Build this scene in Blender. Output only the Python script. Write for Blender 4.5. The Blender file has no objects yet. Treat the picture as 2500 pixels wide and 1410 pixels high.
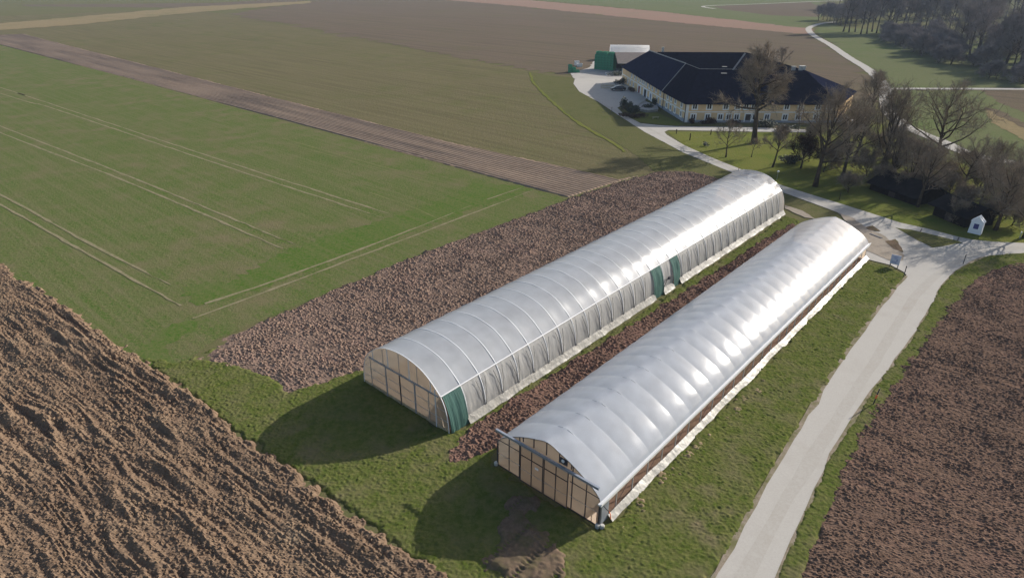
import bpy, bmesh, math, random
import numpy as np
from mathutils import Vector, Matrix, Quaternion

# ------------------------------------------------------------------ camera, sky, sun, exposure
scene = bpy.context.scene
C = scene.collection
CAM_H = 33.0
FPX, PIT, ROLL = 1598.256, 0.457919, -0.0065903
SUN_AZ, SUN_EL = 57.5, 24.0

cp, sp = math.cos(PIT), math.sin(PIT)
cr, sr = math.cos(ROLL), math.sin(ROLL)
R0, U0, F0 = Vector((1, 0, 0)), Vector((0, sp, cp)), Vector((0, cp, -sp))
Rc = R0 * cr - U0 * sr
Uc = R0 * sr + U0 * cr
cam_data = bpy.data.cameras.new("Camera")
cam = bpy.data.objects.new("Camera", cam_data)
C.objects.link(cam)
cam_data.sensor_width = 36.0
cam_data.lens = 36.0 * FPX / 2500.0
cam_data.clip_start = 0.5
cam_data.clip_end = 6000
m = Matrix((Rc, Uc, -F0)).transposed().to_4x4()
m.translation = Vector((0, 0, CAM_H))
cam.matrix_world = m
scene.camera = cam

world = bpy.data.worlds.new("World")
scene.world = world
world.use_nodes = True
wn = world.node_tree
for n in list(wn.nodes):
    wn.nodes.remove(n)
w_out = wn.nodes.new('ShaderNodeOutputWorld')
w_bg = wn.nodes.new('ShaderNodeBackground')
w_sky = wn.nodes.new('ShaderNodeTexSky')
w_sky.sky_type = 'NISHITA'
w_sky.sun_disc = False
w_sky.sun_elevation = math.radians(SUN_EL)
w_sky.sun_rotation = math.radians(SUN_AZ)
w_sky.air_density = 1.0
w_sky.dust_density = 2.5
w_bg.inputs['Strength'].default_value = 0.09
wn.links.new(w_sky.outputs[0], w_bg.inputs[0])
wn.links.new(w_bg.outputs[0], w_out.inputs[0])

sun_data = bpy.data.lights.new("Sun", 'SUN')
sun_data.energy = 4.0
sun_data.angle = math.radians(0.53)
sun_data.color = (1.0, 0.94, 0.86)
sun = bpy.data.objects.new("Sun", sun_data)
C.objects.link(sun)
_a, _e = math.radians(SUN_AZ), math.radians(SUN_EL)
SUN_DIR = Vector((math.sin(_a) * math.cos(_e), math.cos(_a) * math.cos(_e), math.sin(_e)))
sun.rotation_euler = SUN_DIR.to_track_quat('Z', 'Y').to_euler()

scene.view_settings.view_transform = 'Standard'
scene.view_settings.look = 'None'
scene.view_settings.exposure = 0.78
scene.view_settings.gamma = 1.0
scene.render.engine = 'CYCLES'
scene.cycles.use_denoising = True
scene.cycles.max_bounces = 8
scene.cycles.transparent_max_bounces = 12
scene.cycles.sample_clamp_indirect = 6.0

random.seed(4)
rng = np.random.default_rng(4)


def ray(px, py):
    r = (px - 1250) / FPX
    u = -(py - 705) / FPX
    r, u = r * cr + u * sr, -r * sr + u * cr
    return Vector((r, cp + u * sp, -sp + u * cp))


def g(px, py, z=0.0):
    """the point of the horizontal plane at height z seen at photo pixel px, py"""
    d = ray(px, py)
    t = (z - CAM_H) / d.z
    return Vector((d.x * t, d.y * t, z))


def g2(px, py):
    v = g(px, py)
    return (v.x, v.y)


# ------------------------------------------------------------------ object helpers
def tag(o, label=None, cat=None, group=None, kind=None):
    if label: o['label'] = label
    if cat: o['category'] = cat
    if group: o['group'] = group
    if kind: o['kind'] = kind
    return o


def thing(name, label, cat, loc=(0, 0, 0), rotz=0.0, group=None):
    o = bpy.data.objects.new(name, None)
    C.objects.link(o)
    o.location = loc
    o.rotation_euler = (0, 0, rotz)
    return tag(o, label, cat, group)


class MB:
    """collects verts and faces for ONE mesh object"""
    def __init__(self):
        self.v, self.f = [], []

    def add(self, vs, fs):
        o = len(self.v)
        self.v += [tuple(p) for p in vs]
        self.f += [tuple(i + o for i in q) for q in fs]

    def quad(self, a, b, c, d):
        self.add([a, b, c, d], [(0, 1, 2, 3)])

    def box(self, c, s, rz=0.0):
        x, y, z = s[0] / 2, s[1] / 2, s[2] / 2
        ca, sa = math.cos(rz), math.sin(rz)
        vs = []
        for dz in (-z, z):
            for dx, dy in ((-x, -y), (x, -y), (x, y), (-x, y)):
                vs.append((c[0] + dx * ca - dy * sa, c[1] + dx * sa + dy * ca, c[2] + dz))
        self.add(vs, [(3, 2, 1, 0), (4, 5, 6, 7), (0, 1, 5, 4), (1, 2, 6, 5), (2, 3, 7, 6), (3, 0, 4, 7)])

    def tube(self, pts, rad, n=6, cap=True):
        pts = [Vector(p) for p in pts]
        if not hasattr(rad, '__len__'):
            rad = [rad] * len(pts)
        o = len(self.v)
        prev = None
        for i, p in enumerate(pts):
            a = pts[max(i - 1, 0)]
            b = pts[min(i + 1, len(pts) - 1)]
            d = (b - a).normalized()
            if prev is None:
                up = Vector((0, 0, 1)) if abs(d.z) < 0.9 else Vector((1, 0, 0))
                u = d.cross(up).normalized()
            else:
                u = (prev - d * prev.dot(d))
                u = u.normalized() if u.length > 1e-6 else d.orthogonal().normalized()
            prev = u
            w = d.cross(u)
            for k in range(n):
                t = 2 * math.pi * k / n
                self.v.append(tuple(p + (u * math.cos(t) + w * math.sin(t)) * rad[i]))
        for i in range(len(pts) - 1):
            for k in range(n):
                a = o + i * n + k
                b = o + i * n + (k + 1) % n
                self.f.append((a, b, b + n, a + n))
        if cap:
            self.f.append(tuple(o + k for k in range(n))[::-1])
            self.f.append(tuple(o + (len(pts) - 1) * n + k for k in range(n)))

    def lathe(self, c, prof, n=12):
        o = len(self.v)
        for r, z in prof:
            for k in range(n):
                t = 2 * math.pi * k / n
                self.v.append((c[0] + r * math.cos(t), c[1] + r * math.sin(t), c[2] + z))
        for i in range(len(prof) - 1):
            for k in range(n):
                a = o + i * n + k
                b = o + i * n + (k + 1) % n
                self.f.append((a, b, b + n, a + n))
        self.f.append(tuple(o + k for k in range(n))[::-1])
        self.f.append(tuple(o + (len(prof) - 1) * n + k for k in range(n)))

    def prism(self, poly, z0, z1):
        n = len(poly)
        o = len(self.v)
        self.v += [(p[0], p[1], z0) for p in poly] + [(p[0], p[1], z1) for p in poly]
        self.f.append(tuple(o + i for i in range(n))[::-1])
        self.f.append(tuple(o + n + i for i in range(n)))
        for i in range(n):
            j = (i + 1) % n
            self.f.append((o + i, o + j, o + n + j, o + n + i))

    def build(self, name, mat, parent=None, smooth=False):
        me = bpy.data.meshes.new(name)
        me.from_pydata(self.v, [], self.f)
        if smooth:
            me.polygons.foreach_set('use_smooth', [True] * len(me.polygons))
        me.update()
        o = bpy.data.objects.new(name, me)
        C.objects.link(o)
        if mat: me.materials.append(mat)
        if parent: o.parent = parent
        return o


def np_mesh(name, V, F, mat, smooth=True, parent=None):
    me = bpy.data.meshes.new(name)
    nv, nf = len(V), len(F)
    me.vertices.add(nv)
    me.vertices.foreach_set('co', np.ascontiguousarray(V, dtype=np.float32).ravel())
    k = F.shape[1]
    me.loops.add(nf * k)
    me.loops.foreach_set('vertex_index', np.ascontiguousarray(F, dtype=np.int32).ravel())
    me.polygons.add(nf)
    me.polygons.foreach_set('loop_start', np.arange(0, nf * k, k, dtype=np.int32))
    me.polygons.foreach_set('loop_total', np.full(nf, k, dtype=np.int32))
    me.polygons.foreach_set('use_smooth', np.full(nf, smooth, dtype=bool))
    me.update(calc_edges=True)
    me.validate()
    o = bpy.data.objects.new(name, me)
    C.objects.link(o)
    if mat: me.materials.append(mat)
    if parent: o.parent = parent
    return o


def dup(o, parent=None):
    c = o.copy()
    C.objects.link(c)
    c.parent = parent
    return c


def dup_tree(root, loc=None, rotz=None, scale=None, label=None):
    c = root.copy()
    C.objects.link(c)
    if loc is not None: c.location = loc
    if rotz is not None: c.rotation_euler = (0, 0, rotz)
    if scale is not None: c.scale = scale
    if label: c['label'] = label
    for ch in list(root.children):
        d = dup(ch, c)
        for gc in list(ch.children):
            dup(gc, d)
    return c


# ------------------------------------------------------------------ numpy noise
def _hash(ix, iy, seed):
    h = (ix.astype(np.int64) * 374761393 + iy.astype(np.int64) * 668265263 + seed * 1442695041) & 0xFFFFFFFF
    h = ((h ^ (h >> 13)) * 1274126177) & 0xFFFFFFFF
    h = h ^ (h >> 16)
    return (h & 0xFFFFFF).astype(np.float64) / float(0xFFFFFF)


def vn(x, y, seed=0):
    ix, iy = np.floor(x), np.floor(y)
    fx, fy = x - ix, y - iy
    fx = fx * fx * (3 - 2 * fx)
    fy = fy * fy * (3 - 2 * fy)
    a, b = _hash(ix, iy, seed), _hash(ix + 1, iy, seed)
    c, d = _hash(ix, iy + 1, seed), _hash(ix + 1, iy + 1, seed)
    return (a * (1 - fx) + b * fx) * (1 - fy) + (c * (1 - fx) + d * fx) * fy


def fbm(x, y, seed=0, n=4):
    s, a, t = 0, 1.0, 0
    for i in range(n):
        s = s + a * vn(x * 2 ** i + 17.3 * i, y * 2 ** i - 9.1 * i, seed + i)
        t += a
        a *= 0.5
    return s / t


def clods(x, y, cell, seed, sharp=1.0, rmin=0.45, rmax=0.85, keep=0.8):
    """lumps of random height, size and lean, one per jittered cell"""
    gx, gy = x / cell, y / cell
    ix, iy = np.floor(gx), np.floor(gy)
    z = np.zeros_like(x)
    for dx in (-1, 0, 1):
        for dy in (-1, 0, 1):
            cx, cy = ix + dx, iy + dy
            px = cx + 0.15 + 0.7 * _hash(cx, cy, seed)
            py = cy + 0.15 + 0.7 * _hash(cx, cy, seed + 1)
            h = _hash(cx, cy, seed + 2)
            h = np.where(_hash(cx, cy, seed + 5) < keep, 0.25 + 0.75 * h, 0)
            rr = rmin + (rmax - rmin) * _hash(cx, cy, seed + 3)
            an = _hash(cx, cy, seed + 4) * math.pi
            ux, uy = gx - px, gy - py
            a = ux * np.cos(an) + uy * np.sin(an)
            b = -ux * np.sin(an) + uy * np.cos(an)
            d = np.sqrt((a / rr) ** 2 + (b / (rr * 0.62)) ** 2)
            tilt = 1 + 0.5 * a / rr
            z = np.maximum(z, h * tilt * np.clip(1 - d ** (2 * sharp), 0, 1))
    return z


# ------------------------------------------------------------------ materials
def new_mat(name):
    mt = bpy.data.materials.new(name)
    mt.use_nodes = True
    nt = mt.node_tree
    b = nt.nodes['Principled BSDF']
    return mt, nt, b


def simple(name, col, rough=0.7, metal=0.0, var=0.0, vscale=3.0, bump=0.0, bscale=20.0, spec=0.5):
    mt, nt, b = new_mat(name)
    b.inputs['Roughness'].default_value = rough
    b.inputs['Metallic'].default_value = metal
    b.inputs['Specular IOR Level'].default_value = 0.0 if rough >= 0.8 else spec
    b.inputs['Base Color'].default_value = (*col, 1)
    if var > 0 or bump > 0:
        tc = nt.nodes.new('ShaderNodeTexCoord')
    if var > 0:
        n = nt.nodes.new('ShaderNodeTexNoise')
        n.inputs['Scale'].default_value = vscale
        n.inputs['Detail'].default_value = 6
        nt.links.new(tc.outputs['Object'], n.inputs['Vector'])
        r = nt.nodes.new('ShaderNodeValToRGB')
        r.color_ramp.elements[0].position = 0.3
        r.color_ramp.elements[1].position = 0.7
        r.color_ramp.elements[0].color = (*[c * (1 - var) for c in col], 1)
        r.color_ramp.elements[1].color = (*[min(1, c * (1 + var)) for c in col], 1)
        nt.links.new(n.outputs['Fac'], r.inputs['Fac'])
        nt.links.new(r.outputs['Color'], b.inputs['Base Color'])
    if bump > 0:
        n2 = nt.nodes.new('ShaderNodeTexNoise')
        n2.inputs['Scale'].default_value = bscale
        n2.inputs['Detail'].default_value = 5
        nt.links.new(tc.outputs['Object'], n2.inputs['Vector'])
        bp = nt.nodes.new('ShaderNodeBump')
        bp.inputs['Strength'].default_value = bump
        bp.inputs['Distance'].default_value = 0.05
        nt.links.new(n2.outputs['Fac'], bp.inputs['Height'])
        nt.links.new(bp.outputs['Normal'], b.inputs['Normal'])
    return mt


def ground_mat(name, cols, scales=(2.5, 0.35, 0.05), streak=None, bump=0.6, bdist=0.06, bscale=6.0, rough=0.95,
               thr=(0.55, 0.6), streak_amt=0.5):
    """earth or turf: cols = (main, second, patches, streak); scales per metre of fine, middle and broad noise"""
    mt, nt, b = new_mat(name)
    L = nt.links.new
    b.inputs['Roughness'].default_value = rough
    b.inputs['Specular IOR Level'].default_value = 0.0
    tc = nt.nodes.new('ShaderNodeTexCoord')

    def noise(scale, detail=6, vec=None, rough=0.6):
        n = nt.nodes.new('ShaderNodeTexNoise')
        n.inputs['Scale'].default_value = scale
        n.inputs['Detail'].default_value = detail
        n.inputs['Roughness'].default_value = rough
        L(vec or tc.outputs['Object'], n.inputs['Vector'])
        return n.outputs['Fac']

    def ramp(f, a, c):
        r = nt.nodes.new('ShaderNodeMapRange')
        r.inputs['From Min'].default_value = a
        r.inputs['From Max'].default_value = c
        L(f, r.inputs['Value'])
        return r.outputs['Result']

    def mix(f, a, c):
        x = nt.nodes.new('ShaderNodeMix')
        x.data_type = 'RGBA'
        L(f, x.inputs['Factor'])
        for s, k in ((a, 'A'), (c, 'B')):
            i = [q for q in x.inputs if q.name == k and q.type == 'RGBA'][0]
            if isinstance(s, tuple):
                i.default_value = (*s, 1)
            else:
                L(s, i)
        return [q for q in x.outputs if q.type == 'RGBA'][0]

    f1 = ramp(noise(scales[0], 8, rough=0.85), 0.41, 0.59)
    col = mix(f1, cols[0], cols[1])
    f2 = ramp(noise(scales[1], 6), thr[0] - 0.12, thr[0] + 0.12)
    f3 = noise(scales[2], 4)
    mm = nt.nodes.new('ShaderNodeMath')
    mm.operation = 'MULTIPLY'
    L(f2, mm.inputs[0])
    L(ramp(f3, thr[1] - 0.2, thr[1] + 0.12), mm.inputs[1])
    col = mix(mm.outputs[0], col, cols[2])
    if streak:
        ang, sc_l, sc_w = streak
        mp = nt.nodes.new('ShaderNodeMapping')
        mp.inputs['Rotation'].default_value = (0, 0, -ang)
        L(tc.outputs['Object'], mp.inputs['Vector'])
        mp2 = nt.nodes.new('ShaderNodeMapping')
        mp2.inputs['Scale'].default_value = (sc_l, sc_w, 1)
        L(mp.outputs[0], mp2.inputs['Vector'])
        f4 = ramp(noise(1.0, 4, mp2.outputs[0], 0.6), 0.42, 0.72)
        m2 = nt.nodes.new('ShaderNodeMath')
        m2.operation = 'MULTIPLY'
        m2.inputs[1].default_value = streak_amt
        L(f4, m2.inputs[0])
        col = mix(m2.outputs[0], col, cols[3])
    L(col, b.inputs['Base Color'])
    if bump > 0:
        bp = nt.nodes.new('ShaderNodeBump')
        bp.inputs['Strength'].default_value = bump
        bp.inputs['Distance'].default_value = bdist
        L(noise(bscale, 6, rough=0.7), bp.inputs['Height'])
        L(bp.outputs['Normal'], b.inputs['Normal'])
    return mt


def film_mat(name, col, rough, trans=0.35, tcol=None, clear=0.0, wave=0.0, wscale=2.0, spec=0.5, stretch=(1, 1, 1), coat=0.0):
    """polythene sheet: diffuse and glossy skin, light glows through it, part of it may be see-through"""
    mt, nt, b = new_mat(name)
    L = nt.links.new
    out = nt.nodes['Material Output']
    b.inputs['Base Color'].default_value = (*col, 1)
    b.inputs['Roughness'].default_value = rough
    b.inputs['Specular IOR Level'].default_value = spec
    b.inputs['Coat Weight'].default_value = coat
    b.inputs['Coat Roughness'].default_value = 0.06
    tr = nt.nodes.new('ShaderNodeBsdfTranslucent')
    tr.inputs['Color'].default_value = (*(tcol or col), 1)
    mx = nt.nodes.new('ShaderNodeMixShader')
    mx.inputs[0].default_value = trans
    L(b.outputs[0], mx.inputs[1])
    L(tr.outputs[0], mx.inputs[2])
    last = mx.outputs[0]
    tc = nt.nodes.new('ShaderNodeTexCoord')
    # dust and age: faint uneven tone
    n = nt.nodes.new('ShaderNodeTexNoise')
    n.inputs['Scale'].default_value = 0.9
    n.inputs['Detail'].default_value = 7
    L(tc.outputs['Object'], n.inputs['Vector'])
    r = nt.nodes.new('ShaderNodeValToRGB')
    r.color_ramp.elements[0].position = 0.25
    r.color_ramp.elements[1].position = 0.75
    r.color_ramp.elements[0].color = (*[c * 0.84 for c in col], 1)
    r.color_ramp.elements[1].color = (*[min(1, c * 1.08) for c in col], 1)
    L(n.outputs['Fac'], r.inputs['Fac'])
    L(r.outputs['Color'], b.inputs['Base Color'])
    if wave > 0:
        mp = nt.nodes.new('ShaderNodeMapping')
        mp.inputs['Scale'].default_value = stretch
        L(tc.outputs['Object'], mp.inputs['Vector'])
        n2 = nt.nodes.new('ShaderNodeTexNoise')
        n2.inputs['Scale'].default_value = wscale
        n2.inputs['Detail'].default_value = 3
        L(mp.outputs[0], n2.inputs['Vector'])
        bp = nt.nodes.new('ShaderNodeBump')
        bp.inputs['Strength'].default_value = wave
        bp.inputs['Distance'].default_value = 0.1
        L(n2.outputs['Fac'], bp.inputs['Height'])
        L(bp.outputs['Normal'], b.inputs['Normal'])
    if clear > 0:
        tp = nt.nodes.new('ShaderNodeBsdfTransparent')
        tp.inputs['Color'].default_value = (0.95, 0.93, 0.9, 1)
        m2 = nt.nodes.new('ShaderNodeMixShader')
        m2.inputs[0].default_value = clear
        L(last, m2.inputs[1])
        L(tp.outputs[0], m2.inputs[2])
        last = m2.outputs[0]
    L(last, out.inputs['Surface'])
    return mt


# directions on the ground
STRIP_A = Vector(g(1385, 485)) - Vector(g(0, 112))
ANG_STRIP = math.atan2(STRIP_A.y, STRIP_A.x)
FUR_A = Vector(g(1140, 1410)) - Vector(g(0, 635))
ANG_FUR = math.atan2(FUR_A.y, FUR_A.x)
AX = Vector((math.cos(0.8525172648651345), math.sin(0.8525172648651345), 0))   # along both tunnels
EX = Vector((AX.y, -AX.x, 0))                                                   # across, towards the road
ROT_T = math.atan2(EX.y, EX.x)

M = {}
M['base'] = ground_mat('base_turf', ((0.085, 0.10, 0.035), (0.13, 0.115, 0.06), (0.15, 0.12, 0.07), (0.1, 0.1, 0.05)), (3.0, 0.4, 0.04))
M['green'] = ground_mat('winter_cereal', ((0.046, 0.100, 0.013), (0.128, 0.128, 0.054), (0.140, 0.122, 0.066), (0.160, 0.138, 0.080)),
                        (2.6, 0.20, 0.045), streak=(ANG_STRIP, 0.03, 1.5), bump=0.9, bdist=0.10, bscale=3, streak_amt=0.45, thr=(0.54, 0.5))
M['olive'] = ground_mat('stubble_turf', ((0.112, 0.104, 0.050), (0.150, 0.126, 0.074), (0.092, 0.106, 0.036), (0.082, 0.074, 0.040)),
                        (1.5, 0.12, 0.02), streak=(ANG_STRIP, 0.02, 0.7), bump=0.8, bdist=0.16, bscale=1.5, streak_amt=0.65)
M['ridge'] = ground_mat('ridged_soil', ((0.230, 0.168, 0.122), (0.285, 0.215, 0.160), (0.190, 0.136, 0.098), (0.15, 0.10, 0.075)),
                        (4.0, 0.5, 0.08), bump=0.5, bscale=6)
M['brown'] = ground_mat('bare_soil_far', ((0.145, 0.108, 0.082), (0.118, 0.098, 0.068), (0.122, 0.108, 0.062), (0.090, 0.077, 0.054)),
                        (0.8, 0.06, 0.012), streak=(ANG_STRIP, 0.012, 0.3), bump=0.8, bdist=0.25, bscale=1.2, streak_amt=0.7)
M['pink'] = ground_mat('bare_soil_pale', ((0.26, 0.17, 0.13), (0.22, 0.15, 0.115), (0.20, 0.16, 0.11), (0.2, 0.15, 0.1)),
                       (0.5, 0.05, 0.01), bump=0.3, bscale=2)
M['tan'] = ground_mat('dirt_track_soil', ((0.24, 0.185, 0.105), (0.18, 0.15, 0.085), (0.15, 0.14, 0.07), (0.2, 0.15, 0.1)),
                      (0.7, 0.08, 0.02), bump=0.3, bscale=3)
M['meadow'] = ground_mat('meadow_turf', ((0.105, 0.125, 0.055), (0.135, 0.135, 0.072), (0.085, 0.125, 0.038), (0.1, 0.1, 0.05)),
                         (0.8, 0.08, 0.015), bump=0.6, bdist=0.1, bscale=2.5)
M['lawn'] = ground_mat('orchard_turf', ((0.115, 0.135, 0.030), (0.145, 0.140, 0.045), (0.080, 0.115, 0.022), (0.1, 0.1, 0.05)),
                       (1.6, 0.25, 0.05), bump=0.9, bdist=0.12, bscale=2.2)
M['verge'] = ground_mat('verge_turf', ((0.090, 0.100, 0.038), (0.120, 0.108, 0.052), (0.065, 0.085, 0.025), (0.1, 0.1, 0.05)),
                        (2.0, 0.3, 0.05), bump=0.9, bdist=0.1, bscale=3)
M['plough_a'] = ground_mat('ploughed_clay', ((0.198, 0.138, 0.095), (0.120, 0.080, 0.053), (0.250, 0.185, 0.125), (0.20, 0.14, 0.10)),
                           (1.8, 0.9, 0.12), bump=0.8, bdist=0.05, bscale=14)
M['plough_b'] = ground_mat('ploughed_red_clay', ((0.262, 0.186, 0.142), (0.172, 0.118, 0.089), (0.252, 0.164, 0.130), (0.20, 0.14, 0.10)),
                           (2.2, 0.9, 0.12), bump=0.7, bdist=0.05, bscale=14)
M['plough_c'] = ground_mat('tilled_brown_clay', ((0.168, 0.112, 0.083), (0.112, 0.073, 0.053), (0.185, 0.112, 0.086), (0.20, 0.14, 0.10)),
                           (2.0, 0.8, 0.06), bump=0.7, bdist=0.05, bscale=14)
M['plough_d'] = ground_mat('ploughed_strip_clay', ((0.200, 0.125, 0.095), (0.135, 0.085, 0.062), (0.215, 0.120, 0.095), (0.20, 0.14, 0.10)),
                           (2.2, 0.9, 0.1), bump=0.7, bdist=0.05, bscale=14)  # darker and redder clay than plough_b, for the strip between the tunnels
M['grass'] = ground_mat('rough_grass', ((0.064, 0.090, 0.017), (0.122, 0.126, 0.042), (0.150, 0.128, 0.072), (0.1, 0.1, 0.05)),
                        (2.0, 0.45, 0.10), bump=0.9, bdist=0.05, bscale=14, thr=(0.56, 0.54))
M['mud'] = ground_mat('rutted_mud', ((0.165, 0.120, 0.086), (0.118, 0.086, 0.060), (0.080, 0.085, 0.032), (0.1, 0.1, 0.05)),
                      (2.4, 0.75, 0.25), bump=0.8, bdist=0.04, bscale=14, thr=(0.58, 0.5))
M['dry'] = ground_mat('dry_grass', ((0.300, 0.235, 0.150), (0.210, 0.160, 0.095), (0.100, 0.110, 0.035), (0.1, 0.1, 0.05)),
                      (3.0, 0.8, 0.2), bump=0.8, bdist=0.04, bscale=14)
M['gravel'] = ground_mat('pale_gravel', ((0.425, 0.405, 0.372), (0.380, 0.360, 0.328), (0.350, 0.325, 0.288), (0.40, 0.37, 0.32)),
                         (9.0, 0.5, 0.12), bump=0.25, bdist=0.02, bscale=25)
M['pad'] = ground_mat('earthy_gravel', ((0.330, 0.285, 0.235), (0.280, 0.240, 0.195), (0.220, 0.190, 0.145), (0.3, 0.3, 0.3)),
                      (3.0, 0.6, 0.2), bump=0.4, bdist=0.03, bscale=15)
M['yard'] = ground_mat('yard_gravel', ((0.400, 0.380, 0.350), (0.350, 0.330, 0.305), (0.300, 0.280, 0.250), (0.3, 0.3, 0.3)),
                       (2.0, 0.3, 0.08), bump=0.3, bdist=0.03, bscale=10)
M['soil_in'] = ground_mat('tunnel_soil', ((0.200, 0.130, 0.095), (0.150, 0.095, 0.070), (0.13, 0.11, 0.06), (0.3, 0.3, 0.3)),
                          (2.0, 0.5, 0.2), bump=0.6, bdist=0.05, bscale=6)

M['film1'] = film_mat('tunnel_film_aged', (0.63, 0.675, 0.73), 0.24, 0.44, (0.58, 0.58, 0.56), wave=0.10, wscale=1.0, stretch=(1.2, 0.12, 1.2), spec=0.45, clear=0.20)
M['film2'] = film_mat('tunnel_film_inflated', (0.61, 0.665, 0.745), 0.19, 0.40, (0.60, 0.60, 0.58), wave=0.03, wscale=0.8, spec=0.42, clear=0.16)
M['film_side'] = film_mat('tunnel_film_side', (0.52, 0.52, 0.505), 0.38, 0.45, (0.68, 0.66, 0.61), wave=0.7, wscale=1.2, stretch=(1, 2.2, 0.6))
M['film_end'] = film_mat('tunnel_film_end', (0.37, 0.32, 0.265), 0.28, 0.60, (0.60, 0.495, 0.39), clear=0.25, wave=0.25, wscale=0.9)
M['film_skirt'] = film_mat('ground_sheet_film', (0.33, 0.32, 0.29), 0.50, 0.05, (0.6, 0.58, 0.52), wave=0.9, wscale=2.2)
M['film_far'] = film_mat('tunnel_film_far', (0.86, 0.86, 0.86), 0.5, 0.65, (0.92, 0.92, 0.92), spec=0.2)
M['galv'] = simple('galvanised_steel', (0.50, 0.51, 0.53), 0.42, 0.6, var=0.1, vscale=4)
M['white_steel'] = simple('pale_steel', (0.66, 0.67, 0.68), 0.45, 0.1)
M['hoop'] = simple('pale_hoop', (0.66, 0.68, 0.70), 0.5)
M['dark_steel'] = simple('dark_steel', (0.045, 0.045, 0.055), 0.55, 0.3)
M['bluegrey'] = simple('blue_grey_rail', (0.30, 0.33, 0.38), 0.45, 0.4, var=0.1)
M['board'] = simple('weathered_board', (0.36, 0.29, 0.19), 0.85, var=0.3, vscale=2)
M['net'] = film_mat('green_shade_net', (0.070, 0.150, 0.130), 0.75, 0.25, (0.08, 0.2, 0.17), wave=0.8, wscale=1.5, stretch=(1, 8, 0.4), spec=0.2)
M['black'] = simple('black_rubber', (0.015, 0.015, 0.017), 0.7)
M['white_plastic'] = simple('white_plastic', (0.75, 0.76, 0.77), 0.5)
M['orange'] = simple('orange_plastic', (0.75, 0.16, 0.04), 0.6)
M['concrete'] = simple('concrete', (0.46, 0.45, 0.42), 0.9, var=0.15, vscale=4)
M['rope'] = simple('dark_cord', (0.09, 0.09, 0.085), 0.8)
M['plaster'] = simple('ochre_plaster', (0.76, 0.55, 0.32), 0.9, var=0.08, vscale=0.6)
M['trim'] = simple('white_plaster', (0.86, 0.85, 0.82), 0.85, var=0.06)
M['plinth'] = simple('grey_plinth', (0.34, 0.36, 0.40), 0.9, var=0.1, vscale=1)
M['slate'] = simple('dark_slate', (0.009, 0.011, 0.024), 0.85, var=0.35, vscale=1.3, bump=0.3, bscale=3, spec=0.04)
M['slate2'] = simple('dark_slate_newer', (0.016, 0.021, 0.046), 0.8, var=0.3, vscale=1.3, bump=0.3, bscale=3, spec=0.10)
M['brownroof'] = simple('brown_sheet_roof', (0.13, 0.105, 0.09), 0.75, var=0.2, vscale=0.8)
M['glass'] = simple('window_glass', (0.018, 0.022, 0.035), 0.12)
M['reddoor'] = simple('red_brown_door', (0.26, 0.075, 0.055), 0.7)
M['bluedoor'] = simple('blue_door', (0.10, 0.14, 0.24), 0.6)
M['darkdoor'] = simple('dark_brown_door', (0.045, 0.028, 0.024), 0.7)
M['crate'] = simple('green_crate_plastic', (0.028, 0.25, 0.135), 0.55, var=0.25, vscale=0.7)
M['bark'] = simple('bark', (0.075, 0.058, 0.042), 0.95, var=0.35, vscale=2, bump=0.6, bscale=8)
M['twig'] = simple('twig', (0.25, 0.205, 0.155), 0.95, var=0.3, vscale=0.6)
M['twig_far'] = simple('twig_wood', (0.25, 0.22, 0.205), 0.95, var=0.3, vscale=0.3)
M['leaf_dark'] = simple('evergreen_leaf', (0.022, 0.036, 0.016), 0.7, var=0.4, vscale=2)
M['leaf_red'] = simple('russet_leaf', (0.055, 0.035, 0.024), 0.8, var=0.4, vscale=2)
M['carblack'] = simple('black_car_paint', (0.008, 0.009, 0.012), 0.22)
M['carwhite'] = simple('white_car_paint', (0.75, 0.76, 0.78), 0.25)
M['shedwood'] = simple('dark_boards', (0.022, 0.018, 0.016), 0.9, var=0.3, vscale=2)
M['shedroof'] = simple('dark_felt_roof', (0.020, 0.019, 0.020), 0.95, var=0.3, vscale=1)
M['stone'] = simple('pale_stone', (0.40, 0.38, 0.35), 0.9, var=0.2, vscale=2)
M['shrine'] = simple('white_render', (0.80, 0.82, 0.86), 0.85)
M['niche'] = simple('blue_niche', (0.05, 0.055, 0.20), 0.7, var=0.4, vscale=5)
M['signface'] = simple('pale_blue_sign', (0.52, 0.55, 0.70), 0.5)
M['signink'] = simple('blue_print', (0.16, 0.18, 0.42), 0.5)
M['willow'] = simple('pale_wood', (0.42, 0.36, 0.25), 0.9, var=0.2, vscale=3)
M['lamp'] = simple('frosted_lamp', (0.80, 0.80, 0.74), 0.4)


# ------------------------------------------------------------------ ground sheets
def world_poly(px, step=None, jit=0.0, seed=0):
    P = [Vector(g(*p)) for p in px]
    out = []
    n = len(P)
    for i in range(n):
        a, b = P[i], P[(i + 1) % n]
        dist = ((a + b) / 2 - Vector((0, 0, CAM_H))).length
        st = step or max(0.6, dist / 130)
        k = max(1, min(160, int((b - a).length / st)))
        d = (b - a)
        nrm = Vector((-d.y, d.x, 0)).normalized() if d.length > 0 else Vector((0, 0, 0))
        for j in range(k):
            q = a + d * (j / k)
            if jit > 0 and j > 0:
                q = q + nrm * (random.gauss(0, 1) * jit * max(1, dist / 70))
            out.append((q.x, q.y))
    return out


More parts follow.
